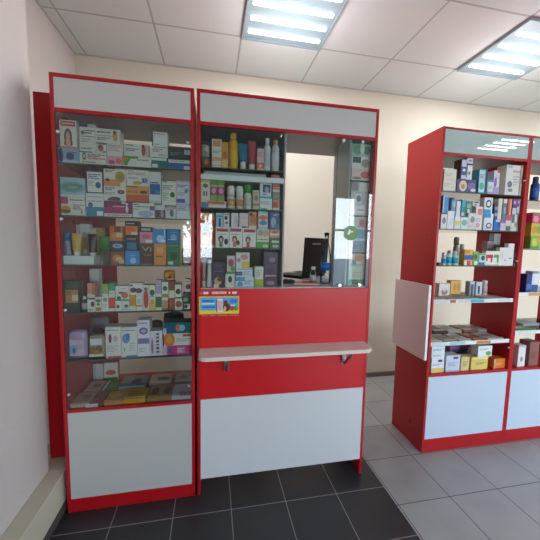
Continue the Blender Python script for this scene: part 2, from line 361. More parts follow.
s4 = [(.0, .18, 'd8d4d0'), (.2, .27, 'b45c48'), (.3, .44, 'dcd0cc'), (.45, .62, '4ab0c8'), (.64, .76, 'ececec'), (.8, .97, 'd8d8d8')]
s5 = [(.02, .2, 'c8d8dc'), (.24, .42, 'a8ccd4'), (.44, .56, 'ececec'), (.57, .75, 'c4824c'), (.8, .98, 'e8e4e0')]
ZC = (1.735, 1.500, 1.266, 1.033, .748)
e = right_cab(2.381, 3.0405, 'red glass shelved cabinet on the right with grey flap on its side', ZC, ((1.033-.003, s4), (.748-.003, s5)))
CE = e
for z in (1.83, 1.30, .70): knob(e, 3.017, -1.128, z, .005, 'shelf_peg')
ZD = (SH['D1'], SH['D2'], SH['D3'], SH['D4'])
right_cab(3.0415, 3.70, 'red glass shelved cabinet cut off by the right picture edge', ZD, ((SH['D3']-.003, [(0, .12, 'ececec'), (.14, .4, 'dca04c')]), (SH['D4']-.003, [(.05, .3, 'd8dcd8')])))
# counter flap on the side of the right cabinet
e = empty('counter_flap', (2.355, -.97, .65), 'square grey pink board with white edge hanging on the right cabinet side', 'board')
bm = bmesh.new(); box(bm, -.009, .009, -.18, .175, 0, .49, 0, .001)
for f in bm.faces:
    if f.normal.y < -.5 or f.normal.z > .5 or abs(f.normal.y) > .5: f.material_index = 1
bm.normal_update()
for f in bm.faces: f.material_index = 0 if abs(f.normal.x) > .9 else 1
obj('board', bm, [mat('ece0de', .4, 'laminate'), mat('f0ecec', .4, 'laminate')], e, (2.3535, -.97, .65))
for z in (.76, 1.03):
    bm = bmesh.new(); box(bm, 0, .018, -.02, .02, 0, .03); obj('hinge', bm, STEEL, e, (2.3628, -.85, z))
# red filler board beside the left cabinet
tag(B('filler_board', .138, .2795, -1.08, -1.062, .201, 2.10, RED), 'dark red board standing in the gap between wall and left cabinet', 'board')
# shelf, kind, x0, x1, y0, y1, z0, z1 (tenths of a millimetre), colour, printed artwork, look
ITEMS = [
('A1','box',2990,3849,-12120,-11220,17417,18086,'8fb2d2','e .1 .5 .12 .5 2a3a6a;e .55 .45 .2 .25 39497a;r .2 .0 1 .2 b5cde0;l .4 .62 .9 .8 5878a8','pale blue carton with dark blue lettering lying low'),
('A1','box',3860,5010,-12120,-11220,17417,17985,'e9e5dd','e .17 .62 .07 .3 333344;e .17 .62 .035 .17 e9e5dd;l .3 .55 .95 .85 55423c;r .3 .42 .97 .5 cc5f3a;l .1 .05 .6 .25 888888;r 0 .9 .5 1 3a7a80','wide white carton with round black letter and orange stripe'),
('A1','box',5036,5732,-12120,-11220,17417,17857,'eaa9ae','e .3 .35 .22 .25 c8507f;e .75 .5 .2 .3 e07a4a;r 0 0 1 .12 f3dede','pink carton with flower pattern under a white one'),
('A1','box',5754,7020,-12120,-11220,17417,17920,'e9e5dd','r 0 .75 .55 1 5aa63c;e .12 .55 .16 .45 5aa63c;e .55 .1 .4 .72 e9e5dd;l .5 .55 .92 .8 8a8a86;e .05 .7 .1 .2 e08a3a','long white carton with green swoosh'),
('A1','box',7038,7814,-12120,-11220,17417,17948,'1f7f78','r .0 .72 .92 .95 e6e4da;r .05 .08 .38 .4 d6e6e0;l .5 .3 .9 .5 17605c','teal carton with white upper stripe'),
('A1','box',7831,8890,-12120,-11220,17417,17896,'3a67a8','r 0 .68 1 1 e6e4da;r .7 .05 .98 .4 d8dde4;l .1 .8 .8 .92 777777;l .1 .2 .6 .5 274f88','blue carton with white top stripe and price sticker'),
('A1','box',3065,3762,-12120,-11620,18092,19338,'e9e5dd','r .06 .78 .94 .96 c8323c;l .15 .83 .85 .91 f0d0c8;e .5 .4 .24 .3 5b3427;e .5 .42 .12 .17 d9a78c;r .26 .08 .76 .25 5b3427;r .36 .05 .64 .3 d9a78c;r 0 0 1 .05 d88080','white carton with red title and portrait of long haired woman'),
('A1','box',3882,4581,-12120,-11620,17991,19235,'e9e5dd','r 0 .88 .52 1 2b3f78;r .52 .88 1 1 b9b9c0;e .2 .68 .08 .08 3a3a3a;l .3 .62 .95 .8 4a4a4a;r .1 .53 1 .55 444444;l .1 .06 .75 .14 555555;l .15 .3 .7 .48 b0aca4','white carton with navy top corner and black lettering'),
('A1','box',4593,5015,-12120,-11620,17991,18356,'e9e5dd','e .45 .55 .3 .42 a05a3c;e .45 .75 .2 .2 5c2f22;r .65 .0 1 .18 2d7a4a','small white carton with reddish portrait and green corner'),
('A1','box',5051,5746,-12120,-11320,17863,18445,'e9e5dd','l .1 .35 .9 .8 b5a5a0;r .1 .8 .9 .86 c98a86','white carton with pale red lines above a pink one'),
('A1','box',4589,5650,-12120,-11520,18451,19089,'e9e5dd','r .02 .48 .7 .52 8a8a90;l .05 .65 .6 .85 6a6a80;l .05 .15 .6 .4 6a6a70;e .8 .5 .1 .38 d6a94a;e .78 .75 .06 .14 6b4a30','wide white carton with yellow clad figure at the right'),
('A1','box',5804,6891,-12120,-11520,17926,18525,'e9e5dd','l .08 .35 .6 .62 6a6a74;l .08 .75 .4 .92 5aa070;e .82 .45 .08 .42 c8643c;e .8 .8 .06 .12 7a3a2a;r .92 0 1 1 c3ccd6','white carton with orange running figure above green swoosh'),
('A1','box',7028,7800,-12120,-11520,17954,18473,'e9e5dd','l .1 .45 .7 .8 888890;r .15 .88 .9 .93 b07078;l .5 .1 .9 .3 a0a0a0','white carton with grey lines under another white one'),
('A1','box',7083,7807,-12120,-11520,18479,19155,'efece6','r 0 0 .07 1 44424a;l .12 .8 .85 .9 6a6a70;l .15 .08 .5 .16 606068','squarish white carton with dark left edge, topmost'),
('A1','box',7828,8890,-12120,-11420,17902,18521,'3c4440','l .1 .3 .6 .6 7c8a84;r .72 .42 1 .8 b8c4c0;r 0 .88 1 1 555f5a','dark grey green carton with pale sticker'),
('A2','box',2990,4019,-12120,-11220,15007,15854,'e9e5dd','r 0 .62 .3 1 c0527e;e .2 .3 .2 .22 d99a3c;e .2 .2 .2 .1 7a4a28;l .38 .78 .95 .9 a0443c;l .5 .3 .95 .62 77707a;e .88 .2 .03 .15 a08090','white carton with pink corner and burger picture'),
('A2','box',4068,4839,-12120,-11220,15007,16076,'e9e5dd','r 0 0 1 .4 2c86a8;e .25 .48 .14 .12 2d6d90;r .6 .02 .95 .22 dbe6e6;l .1 .62 .9 .68 667766;l .1 .8 .9 .88 99a099','white carton with teal blue lower half'),
('A2','box',4855,6108,-12120,-11220,15007,15761,'7c2f5e','r 0 0 1 .2 e6e1da;r .05 .22 .8 .62 b02a68;r .3 .62 .75 .7 d8a8c0;e .82 .5 .05 .25 e8e0e0;e .82 .82 .05 .08 e8e0e0;e .7 .9 .08 .09 d8d8d8;l .1 .04 .9 .14 b06070','purple carton with white runner figure'),
('A2','box',6133,7155,-12120,-11220,15007,15718,'e9e5dd','l .1 .68 .72 .8 23585c;l .05 .82 .3 .94 444444;e .6 .25 .35 .22 a7b7cc;r .78 .5 1 .8 4c6a8c;l .05 .5 .3 .62 888888','white carton with dark teal title and grey swirl'),
('A2','box',7173,7647,-12120,-11220,15007,15654,'d8d2d0','r 0 0 1 .62 5a4a5c;e .7 .35 .15 .3 a99a9c;e .3 .3 .15 .25 30283c','small carton with dark photograph and white top'),
('A2','box',7660,8174,-12120,-11220,15007,15577,'dedae0','l .1 .65 .8 .85 8a8090;e .6 .45 .18 .3 70707c;r .0 .88 1 .94 5c5468','small white carton with grey figure'),
('A2','box',8195,8890,-12120,-11220,15007,15802,'e0dfe8','l .1 .5 .8 .8 8c90ac;r 0 .82 1 .94 bdb6da','pale lilac carton at the right end, lower one'),
('A2','box',2990,4049,-12120,-11520,15860,16754,'a9c9d4','e .5 .5 .5 .28 7fa9b4;e .5 .52 .38 .17 4f9a74;r 0 0 1 .13 d9e2dc;e .5 .5 .2 .09 86b8a0','pale blue carton with green oval eye shape'),
('A2','box',4101,4847,-12120,-11520,16082,17115,'39476c','r .07 .05 .93 .95 ece9e6;l .14 .62 .85 .88 303c66;l .14 .3 .5 .56 a0a0a8;e .72 .36 .16 .14 2f5a86','white carton in navy frame with blue globe'),
('A2','box',4865,5849,-12120,-11520,15767,16452,'e9e5dd','l .06 .7 .5 .95 555555;e .78 .62 .17 .14 5c2a30;e .78 .62 .07 .05 b08a8a;e .5 .02 .35 .25 5a4650;e .85 .1 .12 .18 e6e2e2;l .06 .4 .5 .6 99938e','white carton with dark red oval berry'),
('A2','box',5868,6887,-12120,-11520,15767,16522,'e0a043','r 0 0 1 .42 cf5f32;e .78 .62 .18 .1 6c4a2c;l .06 .55 .5 .68 6a5a3a;r 0 .9 .5 .97 8a6a30','orange carton with red lower band'),
('A2','box',6907,7476,-12120,-11520,15724,17240,'e2e2de','r .08 .28 .92 .62 2b5f9e;r .5 .3 .92 .42 1c80c8;l .1 .62 .8 .7 333a55;r 0 0 1 .08 ccc8c0','tall white carton with blue band in the middle'),
('A2','box',7485,8184,-12120,-11520,15660,16893,'e8e8dc','r 0 0 .05 1 47604a;r 0 .96 1 1 47604a;e .75 .42 .16 .11 53703a;l .12 .6 .8 .8 7f877a;l .12 .88 .4 .95 333333;l .12 .15 .5 .5 a9b0a0','white carton edged green with green walnut shape'),
('A2','box',8203,8890,-12120,-11520,15808,16887,'e2dfea','r 0 0 .6 .18 6a55a8;l .08 .68 .8 .84 506080;e .7 .55 .12 .1 3f78a0;r 0 .92 1 1 c4bcd8;l .1 .3 .7 .5 9a9ab0','pale lilac carton with purple lower band'),
('A2','box',4874,5860,-12120,-11620,16458,17265,'e9e5dd','r 0 0 .75 .38 e2924c;e .74 .55 .24 .34 d69a35;e .74 .55 .16 .22 8f9a46;l .06 .78 .5 .95 a8503a;e .18 .35 .1 .08 5a3420','white and orange carton with large round orange'),
('A2','box',5884,6899,-12120,-11620,16528,17284,'e9e5dd','t .07 .66 .2 9a3a32 АНТУРАКС;l .07 .88 .3 .95 333333;r .68 .18 .95 .52 8aa7c4;r .74 .22 .8 .48 38608c;r .86 .22 .9 .48 38608c;e .5 .18 .2 .12 dfa045;l .08 .4 .5 .55 999999','white carton with large red title and blue house'),
('A3','box',2990,4326,-12120,-11120,12667,13076,'dfe3df','r .0 .92 1 1 f1f3f0;l .1 .4 .4 .5 ccd2cc','long plain white cardboard tray under the tubes'),
('A3','tube',2990,3285,-12120,-11770,13082,14208,'8c96a8','cap=1e6fb8;capfrac=.35;top','tube with wide blue top beside the cabinet side'),
('A3','tube',3314,3759,-12120,-11770,13082,14172,'dcb45c','cap=efe6cc;capfrac=.2;bot','gold cosmetic tube standing on a white cap'),
('A3','tube',4024,4447,-12120,-11770,13082,14142,'2a2724','cap=d8d8d8;capfrac=.16;bot','black cosmetic tube standing on a white cap'),
('A3','tube',3411,3742,-11300,-11000,13082,13996,'cda95a','cap=d8cfae;capfrac=.3;bot','darker gold tube squeezed between gold and black tubes'),
('A3','box',2990,3122,-10600,-10200,12667,14636,'e2c8c8','l .1 .3 .8 .6 c08a90','pinkish carton standing behind the gold tube'),
('A3','box',3151,3648,-10600,-10200,12667,14680,'c9ccd2','e .5 .5 .3 .3 a0a8b4;r 0 .8 1 1 dfe0e2','grey white carton standing behind the black tube'),
('A3','box',3666,4272,-10600,-10200,12667,14489,'c8a05c','r 0 .7 .45 1 e0d8c4;l .2 .2 .8 .5 a07c40','tan carton at the back behind green lidded jar'),
('A3','jar',4488,5060,-12120,-11520,12667,14059,'b4beb4','cap=2f8a3c;capfrac=.46;top','translucent beaker jar with large green lid'),
('A3','box',5094,5702,-12120,-11520,12667,13293,'8f5a32','e .5 .5 .38 .3 d8823c;e .6 .45 .25 .15 eac08a;r .6 .1 1 .4 d8b890','brown small box with orange glow, bottom of stack'),
('A3','box',5735,6422,-12120,-11520,12667,13352,'2b8fd6','e .55 .3 .2 .22 9fd0ee;l .3 .6 .7 .72 8cc4ea','bright blue box with pale globe under a navy one'),
('A3','box',6453,7051,-12120,-11520,12667,13760,'4a2622','t .12 .62 .22 c9a48a Vi;l .3 .4 .85 .5 a07a64;r 0 .95 1 1 8a6a58;r 0 0 1 .05 8a6a4a','dark brown box with slanted gold script'),
('A3','box',7079,7688,-12120,-11520,12667,13722,'e08a2c','l .18 .36 .75 .46 3a2410;r 0 0 .06 1 a8601c;e .5 .7 .3 .15 eaa04c','tall orange box with small black word'),
('A3','box',7712,8321,-12120,-11520,12667,13784,'2f7a52','e .55 .38 .3 .15 1c4a34;r .1 .02 .5 .16 d8dfd0;r 0 .85 .9 .9 62a884;l .25 .5 .8 .6 1c4a34','tall green box with small white sticker'),
('A3','pack',8402,8890,-12120,-11620,12667,13516,'c8703a','e .3 .6 .2 .2 7a3c1c;e .7 .4 .2 .2 7a3c1c;e .7 .75 .12 .12 6a3216;e .35 .25 .12 .12 6a3216;r .3 .02 1 .16 e6d8c0','rounded orange packet with brown leopard spots'),
('A3','box',5108,5714,-12120,-11520,13299,13831,'2c3a58','e .5 .55 .38 .22 a9bcd6;l .3 .45 .7 .65 4a5a80','dark navy box with silver pill shape'),
('A3','box',5750,6360,-12120,-11520,13358,14041,'202c48','r .15 .1 .85 .6 2f7c98;r .1 .78 .85 .94 8c7078','navy box with teal square'),
('A3','box',5068,5648,-12120,-11520,13837,14557,'e07a34','r .35 .6 .85 .98 70382c;r .5 .25 1 .55 e8c49c;e .3 .3 .2 .2 e89048','orange box with maroon patch, topmost of stack'),
('A3','box',5767,6393,-12120,-11520,14047,14823,'2a2624','r .05 .12 .95 .68 e0803a;e .4 .4 .3 .2 e8602a;r .45 .14 .9 .32 ecd8bc;l .1 .78 .7 .9 d8d8d8','black box with orange picture and white title'),
('A3','box',6430,7039,-12120,-11520,13766,14549,'e08aa6','r 0 .68 1 1 24262a;r .15 .76 .85 .92 9cb0a4;r .45 .02 1 .2 ece0dc;e .5 .4 .35 .15 d0607e','pink box with black upper band'),
('A3','box',7062,7681,-12120,-11520,13728,14469,'1f86c8','e .55 .35 .3 .25 a4c8e8;r .85 .4 .95 1 c4dcf0;r .6 .1 .95 .3 dfe4ec','bright blue box with white swirl above orange box'),
('A3','box',7710,8326,-12120,-11520,13790,14487,'1a7abc','e .55 .4 .25 .22 88b4e0;l .2 .7 .8 .8 6aa8d8;l .1 .2 .8 .28 d4e4f4','blue box with pale disc above the green box'),
('A4','box',2990,3637,-12120,-11520,10337,11868,'2c4a30','r .06 .3 .9 .72 c08c60;r .5 .36 .88 .56 e0d0b0;r 0 .78 1 1 3c5c40;l .15 .55 .5 .68 6a4024;r 0 0 1 .3 33402e','large dark green carton with tan picture'),
('A4','bottle',3669,3944,-12120,-11820,10337,11103,'2a2826','cap=e6e0dc;capfrac=.2;lab=b8bcc4','small dark bottle with white cap'),
('A4','box',3964,4309,-12120,-11620,10337,11024,'e9e5dd','e .7 .55 .25 .2 5c3c5c;l .1 .1 .7 .25 888888;r 0 .9 1 1 333333','tiny white carton with purple plum'),
('A4','box',4328,4608,-12120,-11620,10337,11069,'e9e5dd','e .5 .75 .4 .12 4a7a3a;r .1 .05 .9 .3 c87c34;e .5 .5 .3 .1 5a8a4a','tiny white carton with green leaves and orange foot'),
('A4','box',4628,4919,-12120,-11620,10337,11114,'e9e5dd','e .5 .75 .35 .14 9aa48e;l .1 .2 .8 .5 b8b4ac','tiny plain white carton with grey sprig'),
('A4','box',4937,5222,-12120,-11620,10337,11110,'d84a3a','r 0 0 1 .2 e9e5dd;e .5 .6 .45 .35 dc5444;r 0 .9 1 1 e9e5dd','tiny white carton covered by large red fruit'),
('A4','box',5234,5540,-12120,-11620,10337,10853,'e9e5dd','e .4 .45 .25 .18 5a6a60;r 0 .9 1 1 e8f0ea','tiny white carton with grey leaf, left one of pair'),
('A4','box',5558,5867,-12120,-11620,10337,10847,'e9e5dd','e .6 .5 .3 .16 4a5860;l .1 .1 .8 .3 aaaaaa','tiny white carton with dark feather, right one of pair'),
('A4','box',5892,6193,-12120,-11620,10337,11147,'d9a03a','r 0 0 1 .3 e2dcc0;e .5 .6 .4 .3 c8902c','tiny carton with golden upper part'),
('A4','box',6212,6515,-12120,-11620,10337,11142,'e9e5dd','l .15 .45 .85 .75 8aa0a4;r 0 .25 1 .38 e09a5c','tiny white carton with orange line'),
('A4','box',6543,6819,-12120,-11620,10337,11648,'e6e0d6','e .5 .45 .42 .38 c83c38;e .5 .85 .3 .06 4a6a3a;r 0 0 1 .1 e6d8c0','slim white carton with long red pepper'),
('A4','box',6839,7127,-12120,-11620,10337,11646,'e8e2c8','e .5 .7 .42 .12 4a6a30;r 0 0 1 .3 e3c058;e .5 .35 .3 .1 e0a040;l .1 .5 .8 .6 7aa0c0','slim cream carton with green herbs and yellow foot'),
('A4','box',7149,7430,-12120,-11620,10337,11900,'b8a6c6','r 0 .1 1 .45 3f6a3c;r 0 0 1 .1 e2dcc8;r 0 .45 1 .56 dcd8e0','slim lilac carton with dark green lower half'),
('A4','box',7439,7752,-12120,-11620,10337,11073,'c99a7a','r 0 .7 1 .9 e6dfc8;r 0 0 1 .12 8c5c44','tiny tan carton under a green plant one'),
('A4','box',7780,8074,-12120,-11620,10337,11845,'8c5038','r 0 .42 1 .62 e4dccc;e .5 .25 .4 .14 b86434;r 0 .62 1 .68 c8d0b0','slim brown carton with white middle'),
('A4','box',8087,8455,-12120,-11620,10337,10933,'e9e5dd','e .5 .5 .45 .3 9a5a40;r 0 0 1 .15 dcd0c0','tiny white carton with brown nuts'),
('A4','box',8477,8890,-12120,-11620,10337,11215,'2c4238','r .2 .05 .9 .35 e4e6e0;e .4 .2 .2 .12 26302c;r .1 .5 .6 .72 8cb49c','dark green small carton with white label'),
('A4','box',3987,4320,-12120,-11620,11030,11765,'d99a88','r 0 0 1 .28 e6dcd0;r .65 .2 1 1 c87c4a','tiny salmon carton topping the plum one'),
('A4','box',4645,4929,-12120,-11620,11120,11712,'8fb04c','r 0 0 1 .2 e6e2d0;e .5 .5 .4 .3 9cc05c','tiny yellow green carton'),
('A4','box',4955,5226,-12120,-11620,11116,11759,'38a478','r 0 0 1 .4 e9e5dd;l .1 .1 .8 .3 99aaa0','tiny green and white carton'),
('A4','box',5253,5884,-12120,-11620,10859,11606,'e9e5dd','r 0 0 1 .1 2f9a84;e .68 .38 .26 .22 d87468;e .25 .2 .16 .12 2f7040;e .4 .55 .2 .06 405030;l .3 .8 .8 .88 c0a0a0','white carton with pink strawberries and green leaf'),
('A4','box',5905,6535,-12120,-11620,11153,11753,'e9e5dd','e .3 .4 .25 .22 55304a;e .7 .35 .25 .22 6a3a54;e .15 .8 .16 .06 3a2a34;l .5 .85 .95 .95 bbaaaa','white carton with purple blossoms'),
('A4','box',7448,7760,-12120,-11620,11079,11847,'e6e6d8','e .5 .5 .35 .16 3c6a38;r 0 0 1 .14 7cb060;r 0 .94 1 1 333333','tiny white carton with small green plant'),
('A4','box',8093,8400,-12120,-11620,10939,11740,'e9e5dd','e .5 .45 .4 .18 4c2a34;r 0 0 1 .08 202028;r 0 .9 1 1 444444','tiny white carton with dark berries'),
('A4','box',8591,8890,-12120,-11620,11221,11946,'e6dada','e .5 .45 .4 .2 70385c;r 0 0 1 .08 303030;l .1 .78 .8 .9 c06a6a','tiny white carton with violet grapes'),
('A4','pack',7542,8079,-12120,-11720,11853,12385,'d98a2c','e .35 .6 .3 .28 e89c3c;e .7 .5 .28 .3 c86c24;e .55 .3 .15 .18 4a3018;r .3 0 1 .14 e0c478','orange packet of mushrooms on top of slim cartons'),
('A4','box',3330,3835,-10000,-9600,10337,12261,'e8ebec','l .2 .6 .8 .7 d8dcde','plain white tall carton standing at the back'),
('A5','pack',2990,3868,-12120,-11720,7947,9447,'b9a2cc','r .05 .05 .95 .78 cdbcd8;e .3 .3 .24 .2 7fb0d0;e .3 .26 .08 .12 1f6a90;r .1 .7 .8 .76 d88aa0;l .45 .3 .9 .5 c898b0','lilac packet with blue round window'),
('A5','pack',3890,4709,-12120,-11620,7947,9135,'b9a488','r .1 .62 .9 .95 dcdcdc;e .3 .35 .25 .2 8a6840;e .7 .38 .25 .2 7a5834;e .5 .2 .2 .14 a88458;r 0 0 1 .12 e6dcc4','clear packet of brown beans with white top label'),
('A5','box',4740,5453,-12120,-11420,7947,9539,'e9e5dd','l .08 .86 .9 .93 9a9ab0;e .3 .65 .1 .13 a8323c;r .24 .5 .36 .62 50303a;e .65 .62 .15 .1 d8b0b0;l .1 .2 .85 .42 c0b8b4;r .15 0 1 .07 b85070','tall white carton with small red figure'),
('A5','box',5472,6219,-12120,-11420,7947,9513,'e9e5dd','e .3 .62 .24 .16 6a9ad0;e .42 .7 .12 .1 5480bc;r .18 .2 .22 .32 303850;l .5 .2 .9 .5 c4c0bc;r .3 0 1 .07 5a8cc8;l .1 .86 .9 .93 9a9aa0','tall white carton with blue balloon'),
('A5','box',6240,6830,-12120,-11420,7947,9853,'ebe4ee','e .5 .7 .36 .1 8068a8;e .5 .7 .2 .05 c8b8dc;r .04 .35 .96 .5 8672ae;l .15 .88 .8 .95 8888a0;l .1 .12 .6 .25 b0a8b8','tallest white carton with violet ellipse and band'),
('A5','box',6840,7456,-12120,-11420,7947,9257,'e6dce0','r .38 .1 .42 .95 dacad4;r .5 .12 .72 .2 54546a;r .5 .26 .72 .36 54546a;r .5 .42 .72 .48 54546a;r .5 .54 .72 .64 54546a;r .5 .7 .72 .78 54546a;r .5 .84 .72 .92 54546a;e .18 .4 .1 .3 a07898','white and pink carton with title printed vertically'),
('A5','box',7467,8890,-12120,-11220,7947,8442,'c8387c','r 0 0 .14 1 dcb8cc;e .25 .5 .08 .3 4858a8;r .5 .15 .8 .85 d86aa0;l .5 .25 .75 .75 f0d8e4','magenta carton, bottom of a stack of three'),
('A5','box',7475,8890,-12120,-11220,8448,9085,'e6dfd2','e .22 .5 .2 .6 e08430;e .22 .5 .1 .3 eca050;l .48 .3 .95 .62 9aa8a0;r .7 .75 .98 .92 d04038;r 0 0 .04 1 3c3c3c','white carton with orange sun, middle of the stack'),
('A5','box',7481,8890,-12120,-11220,9091,9670,'17696e','e .55 .5 .1 .35 e06a80;e .68 .5 .1 .3 7ac8d0;e .2 .4 .12 .3 3a5aa8;r 0 0 .12 .5 c8d8dc','dark teal carton with pink and blue spots, stack top'),
('A5','pack',6563,7232,-10700,-10300,7947,9444,'6a4a38','e .3 .5 .2 .2 8c6444;e .7 .6 .2 .2 9a7454;e .5 .3 .2 .2 58382a','brown packet peeping out behind vertical title carton'),
('A5','pack',7150,8344,-10000,-9500,7947,9713,'3c4044','r .2 .2 .8 .3 303438','dark grey rounded pouch behind the teal carton'),
('A5','pack',3019,4124,-9600,-9200,7947,9463,'98989c','e .5 .45 .35 .16 2f2628;l .2 .75 .8 .9 b0b0b4','grey packet with dark oval at the back'),
('A6','flat',3050,3915,-12180,-11022,5497,5697,'c8a08c','e .6 .6 .25 .2 a87868;r 0 0 1 .12 e0c8b0','tan flat pack in front left corner'),
('A6','flat',3923,4523,-12029,-11099,5497,5697,'8c3444','r .3 .3 .9 .7 702838;l .1 .1 .5 .3 c07880','maroon flat pack behind white price card'),
('A6','flat',4585,5490,-12180,-11061,5497,5697,'d08a34','e .5 .5 .3 .3 e09c40;r 0 0 .9 .1 e6d0a0','orange flat pack in front row'),
('A6','flat',5505,6566,-12180,-11037,5497,5747,'d8a020','l .1 .3 .9 .8 b07c18;r 0 0 1 .12 f0e8d0','golden yellow flat pack in front row'),
('A6','flat',6631,7278,-12150,-10710,5497,5717,'a87850','e .5 .5 .3 .3 6a3c34;r 0 0 1 .15 d8b040','brown flat pack with berry, left of pair'),
('A6','flat',7286,7878,-12144,-10754,5497,5717,'a47450','e .5 .5 .3 .3 74403a;r 0 0 1 .15 d8b040','brown flat pack with cherry, right of pair'),
('A6','flat',7890,8877,-12164,-10826,5497,5717,'b8b4b8','r .3 .0 1 .35 d0708c;r 0 0 .4 .15 e6e4e4','grey and pink flat pack at right end of front row'),
('A6','flat',3145,3960,-10832,-9695,5497,5697,'c89088','e .6 .5 .25 .2 8a4840;r 0 0 1 .1 e0b8a8','salmon flat pack with small dark figure, back row'),
('A6','flat',4072,4894,-10919,-9713,5497,5697,'4a7038','e .5 .5 .3 .3 5c8a44;r 0 0 .15 1 c8d4b0','green flat pack in back row'),
('A6','flat',4902,6278,-10826,-9504,5497,5797,'8c9498','e .6 .4 .2 .3 70404c;r 0 0 1 .25 3a6c90','grey blue flat pack in back row'),
('A6','flat',6395,7638,-10408,-9235,5497,5697,'c8b0a0','e .6 .45 .3 .2 6a4440;r 0 0 1 .1 ece0d8','beige flat pack with brown picture in back row'),
('A6','flat',7843,8763,-10410,-9295,5497,5697,'b0a098','e .5 .5 .3 .2 8c5c5c;r 0 0 1 .1 e0d8d0','greyish flat pack at right end of back row'),
('A6','box',3683,4424,-9300,-9100,5497,6588,'d8d8c8','e .5 .45 .4 .12 d0543c;l .2 .55 .8 .65 d05a44;r 0 0 1 .2 3c7a38','white green standing card with red lettering'),
('A6','box',3012,3587,-9100,-9000,5497,6489,'cfd0cc','r 0 .0 .3 1 b8bcb8','white leaning leaflet at the back'),
('B1','pack',9390,9867,-12120,-11620,17657,18178,'9c6a44','e .6 .5 .2 .3 d8803c;e .2 .6 .15 .3 3c6a40;r 0 .85 1 1 4a6a48','brown packet with orange and green, lower one'),
('B1','pack',9390,9816,-12120,-11620,18184,18809,'d8d0c8','e .3 .4 .25 .2 d0705c;e .6 .2 .3 .15 4a9070;e .4 .75 .2 .15 50a078','white packet with red and green leaves, upper one'),
('B1','box',9944,10422,-12120,-11620,17657,19052,'ece2d4','r .1 .74 .9 .94 e08c4c;l .1 .5 .9 .6 7a8a9c;r .05 .22 .95 .36 e8a878;r 0 .05 1 .1 e0c0a0','white and orange tall carton'),
('B1','box',10443,10755,-12120,-11620,17657,18940,'e2a04c','e .5 .5 .4 .14 c8703c;r 0 .0 1 .3 ecc080','narrow light orange carton'),
('B1','bottle',10782,11268,-12120,-11720,17657,19466,'f0b41c','cap=f0b41c;capfrac=.18;lab=f0c030','tall yellow sun lotion bottle'),
('B1','tube',11294,11768,-12120,-11770,17657,18990,'2a7aa8','cap=e8e8e8;capfrac=.3;bot','blue and white cream tube'),
('B1','tube',11787,12224,-12120,-11770,17657,19153,'b8484c','cap=dcd8dc;capfrac=.2;bot','red cream tube with white cap'),
('B1','box',12252,12610,-12120,-11620,17657,18761,'eac8c0','r 0 .08 1 .35 e07048;e .5 .2 .2 .08 f6d8c0;l .1 .6 .9 .85 c89088','pinkish slim carton with orange lower part'),
('B1','bottle',12620,12991,-12120,-11770,17657,19370,'e6e6ec','cap=e8e8f0;capfrac=.22;lab=d4d4de','white aerosol can with domed cap'),
('B1','bottle',13036,13454,-12120,-11770,17657,19306,'d4d6d8','cap=d89a68;capfrac=.16;lab=e2e4e8','pale spray bottle with orange cap'),
('B1b','flat',9547,12755,-12000,-10800,17297,17477,'b4bab8','l .1 .3 .9 .7 a0a6a4','long flat grey carton lying on white board'),
('B1b','flat',13022,13514,-12000,-11200,17297,17497,'c05a5c','r .1 .2 .9 .6 e6dcdc','little red and white pack lying on white board'),
('B2','box',9390,10663,-12120,-11420,15627,15966,'e8e2da','r .25 .55 .95 .95 d8603c;e .3 .35 .3 .4 e8a088;e .12 .3 .2 .5 3a7ab0;r .3 .1 1 .4 e8e2da','wide low white carton with orange and blue swoosh'),
('B2','bottle',10689,11135,-12120,-11720,15627,16820,'e4ddd4','cap=eeeae6;capfrac=.42;lab=e0a070','white roll-on with orange ring, left of pair'),
('B2','bottle',11167,11587,-12120,-11720,15627,16820,'e4ddd4','cap=eeeae6;capfrac=.42;lab=d89a6c','white roll-on with orange ring, right of pair'),
('B2','bottle',11607,12027,-12120,-11720,15627,16921,'e0e0d8','cap=28a02c;capfrac=.34;lab=ccd4cc','white bottle with bright green cap'),
('B2','box',12053,12392,-12120,-11620,15627,16636,'cabba0','e .5 .6 .3 .15 a07c60;r 0 .2 1 .3 a88068;l .1 .8 .8 .9 9a7c68','slim beige carton next to the green capped bottle'),
('B2','box',12419,13087,-12120,-11520,15627,16326,'e6e8e6','r 0 .85 1 1 58b4ac;r .1 0 .6 .12 28a090;l .1 .45 .9 .65 90a4a4;r .08 .4 .92 .44 c8a0a0','white carton with turquoise edges'),
('B2','box',13123,13505,-12120,-11620,15627,16170,'d88c70','e .4 .5 .35 .3 b8543c;r 0 0 1 .25 e8ccc0','small salmon pack, lower in right column'),
('B2','box',9390,9849,-12120,-11520,15972,17005,'e2dccc','e .5 .72 .3 .1 6a7068;r .28 .22 .42 .45 2c2c2c;r .56 .22 .7 .45 2c2c2c;r 0 .88 1 1 e0b878','white carton with a pair of black soles'),
('B2','box',9869,10210,-12120,-11520,15972,17005,'b43c78','r 0 .78 1 1 5c9c34;r 0 0 1 .28 86b454;e .5 .5 .3 .14 dca0c4;r 0 .7 1 .78 c8c86c','magenta and green carton, left twin'),
('B2','box',10230,10574,-12120,-11520,15972,17005,'b43c78','r 0 .78 1 1 5c9c34;r 0 0 1 .28 74b044;e .5 .5 .3 .14 dca0c4;r 0 .7 1 .78 c8c86c','magenta and green carton, right twin'),
('B2','box',12428,13039,-12120,-11620,16332,17005,'d0dcea','r .25 .3 .9 .9 2c3444;e .6 .5 .2 .25 9aa4b0;r .2 .1 .5 .2 6a88b0','pale blue carton with black picture'),
('B2','box',13114,13496,-12120,-11620,16176,16588,'8a8e8c','l .1 .3 .9 .6 a8acaa','small grey pack in right column'),
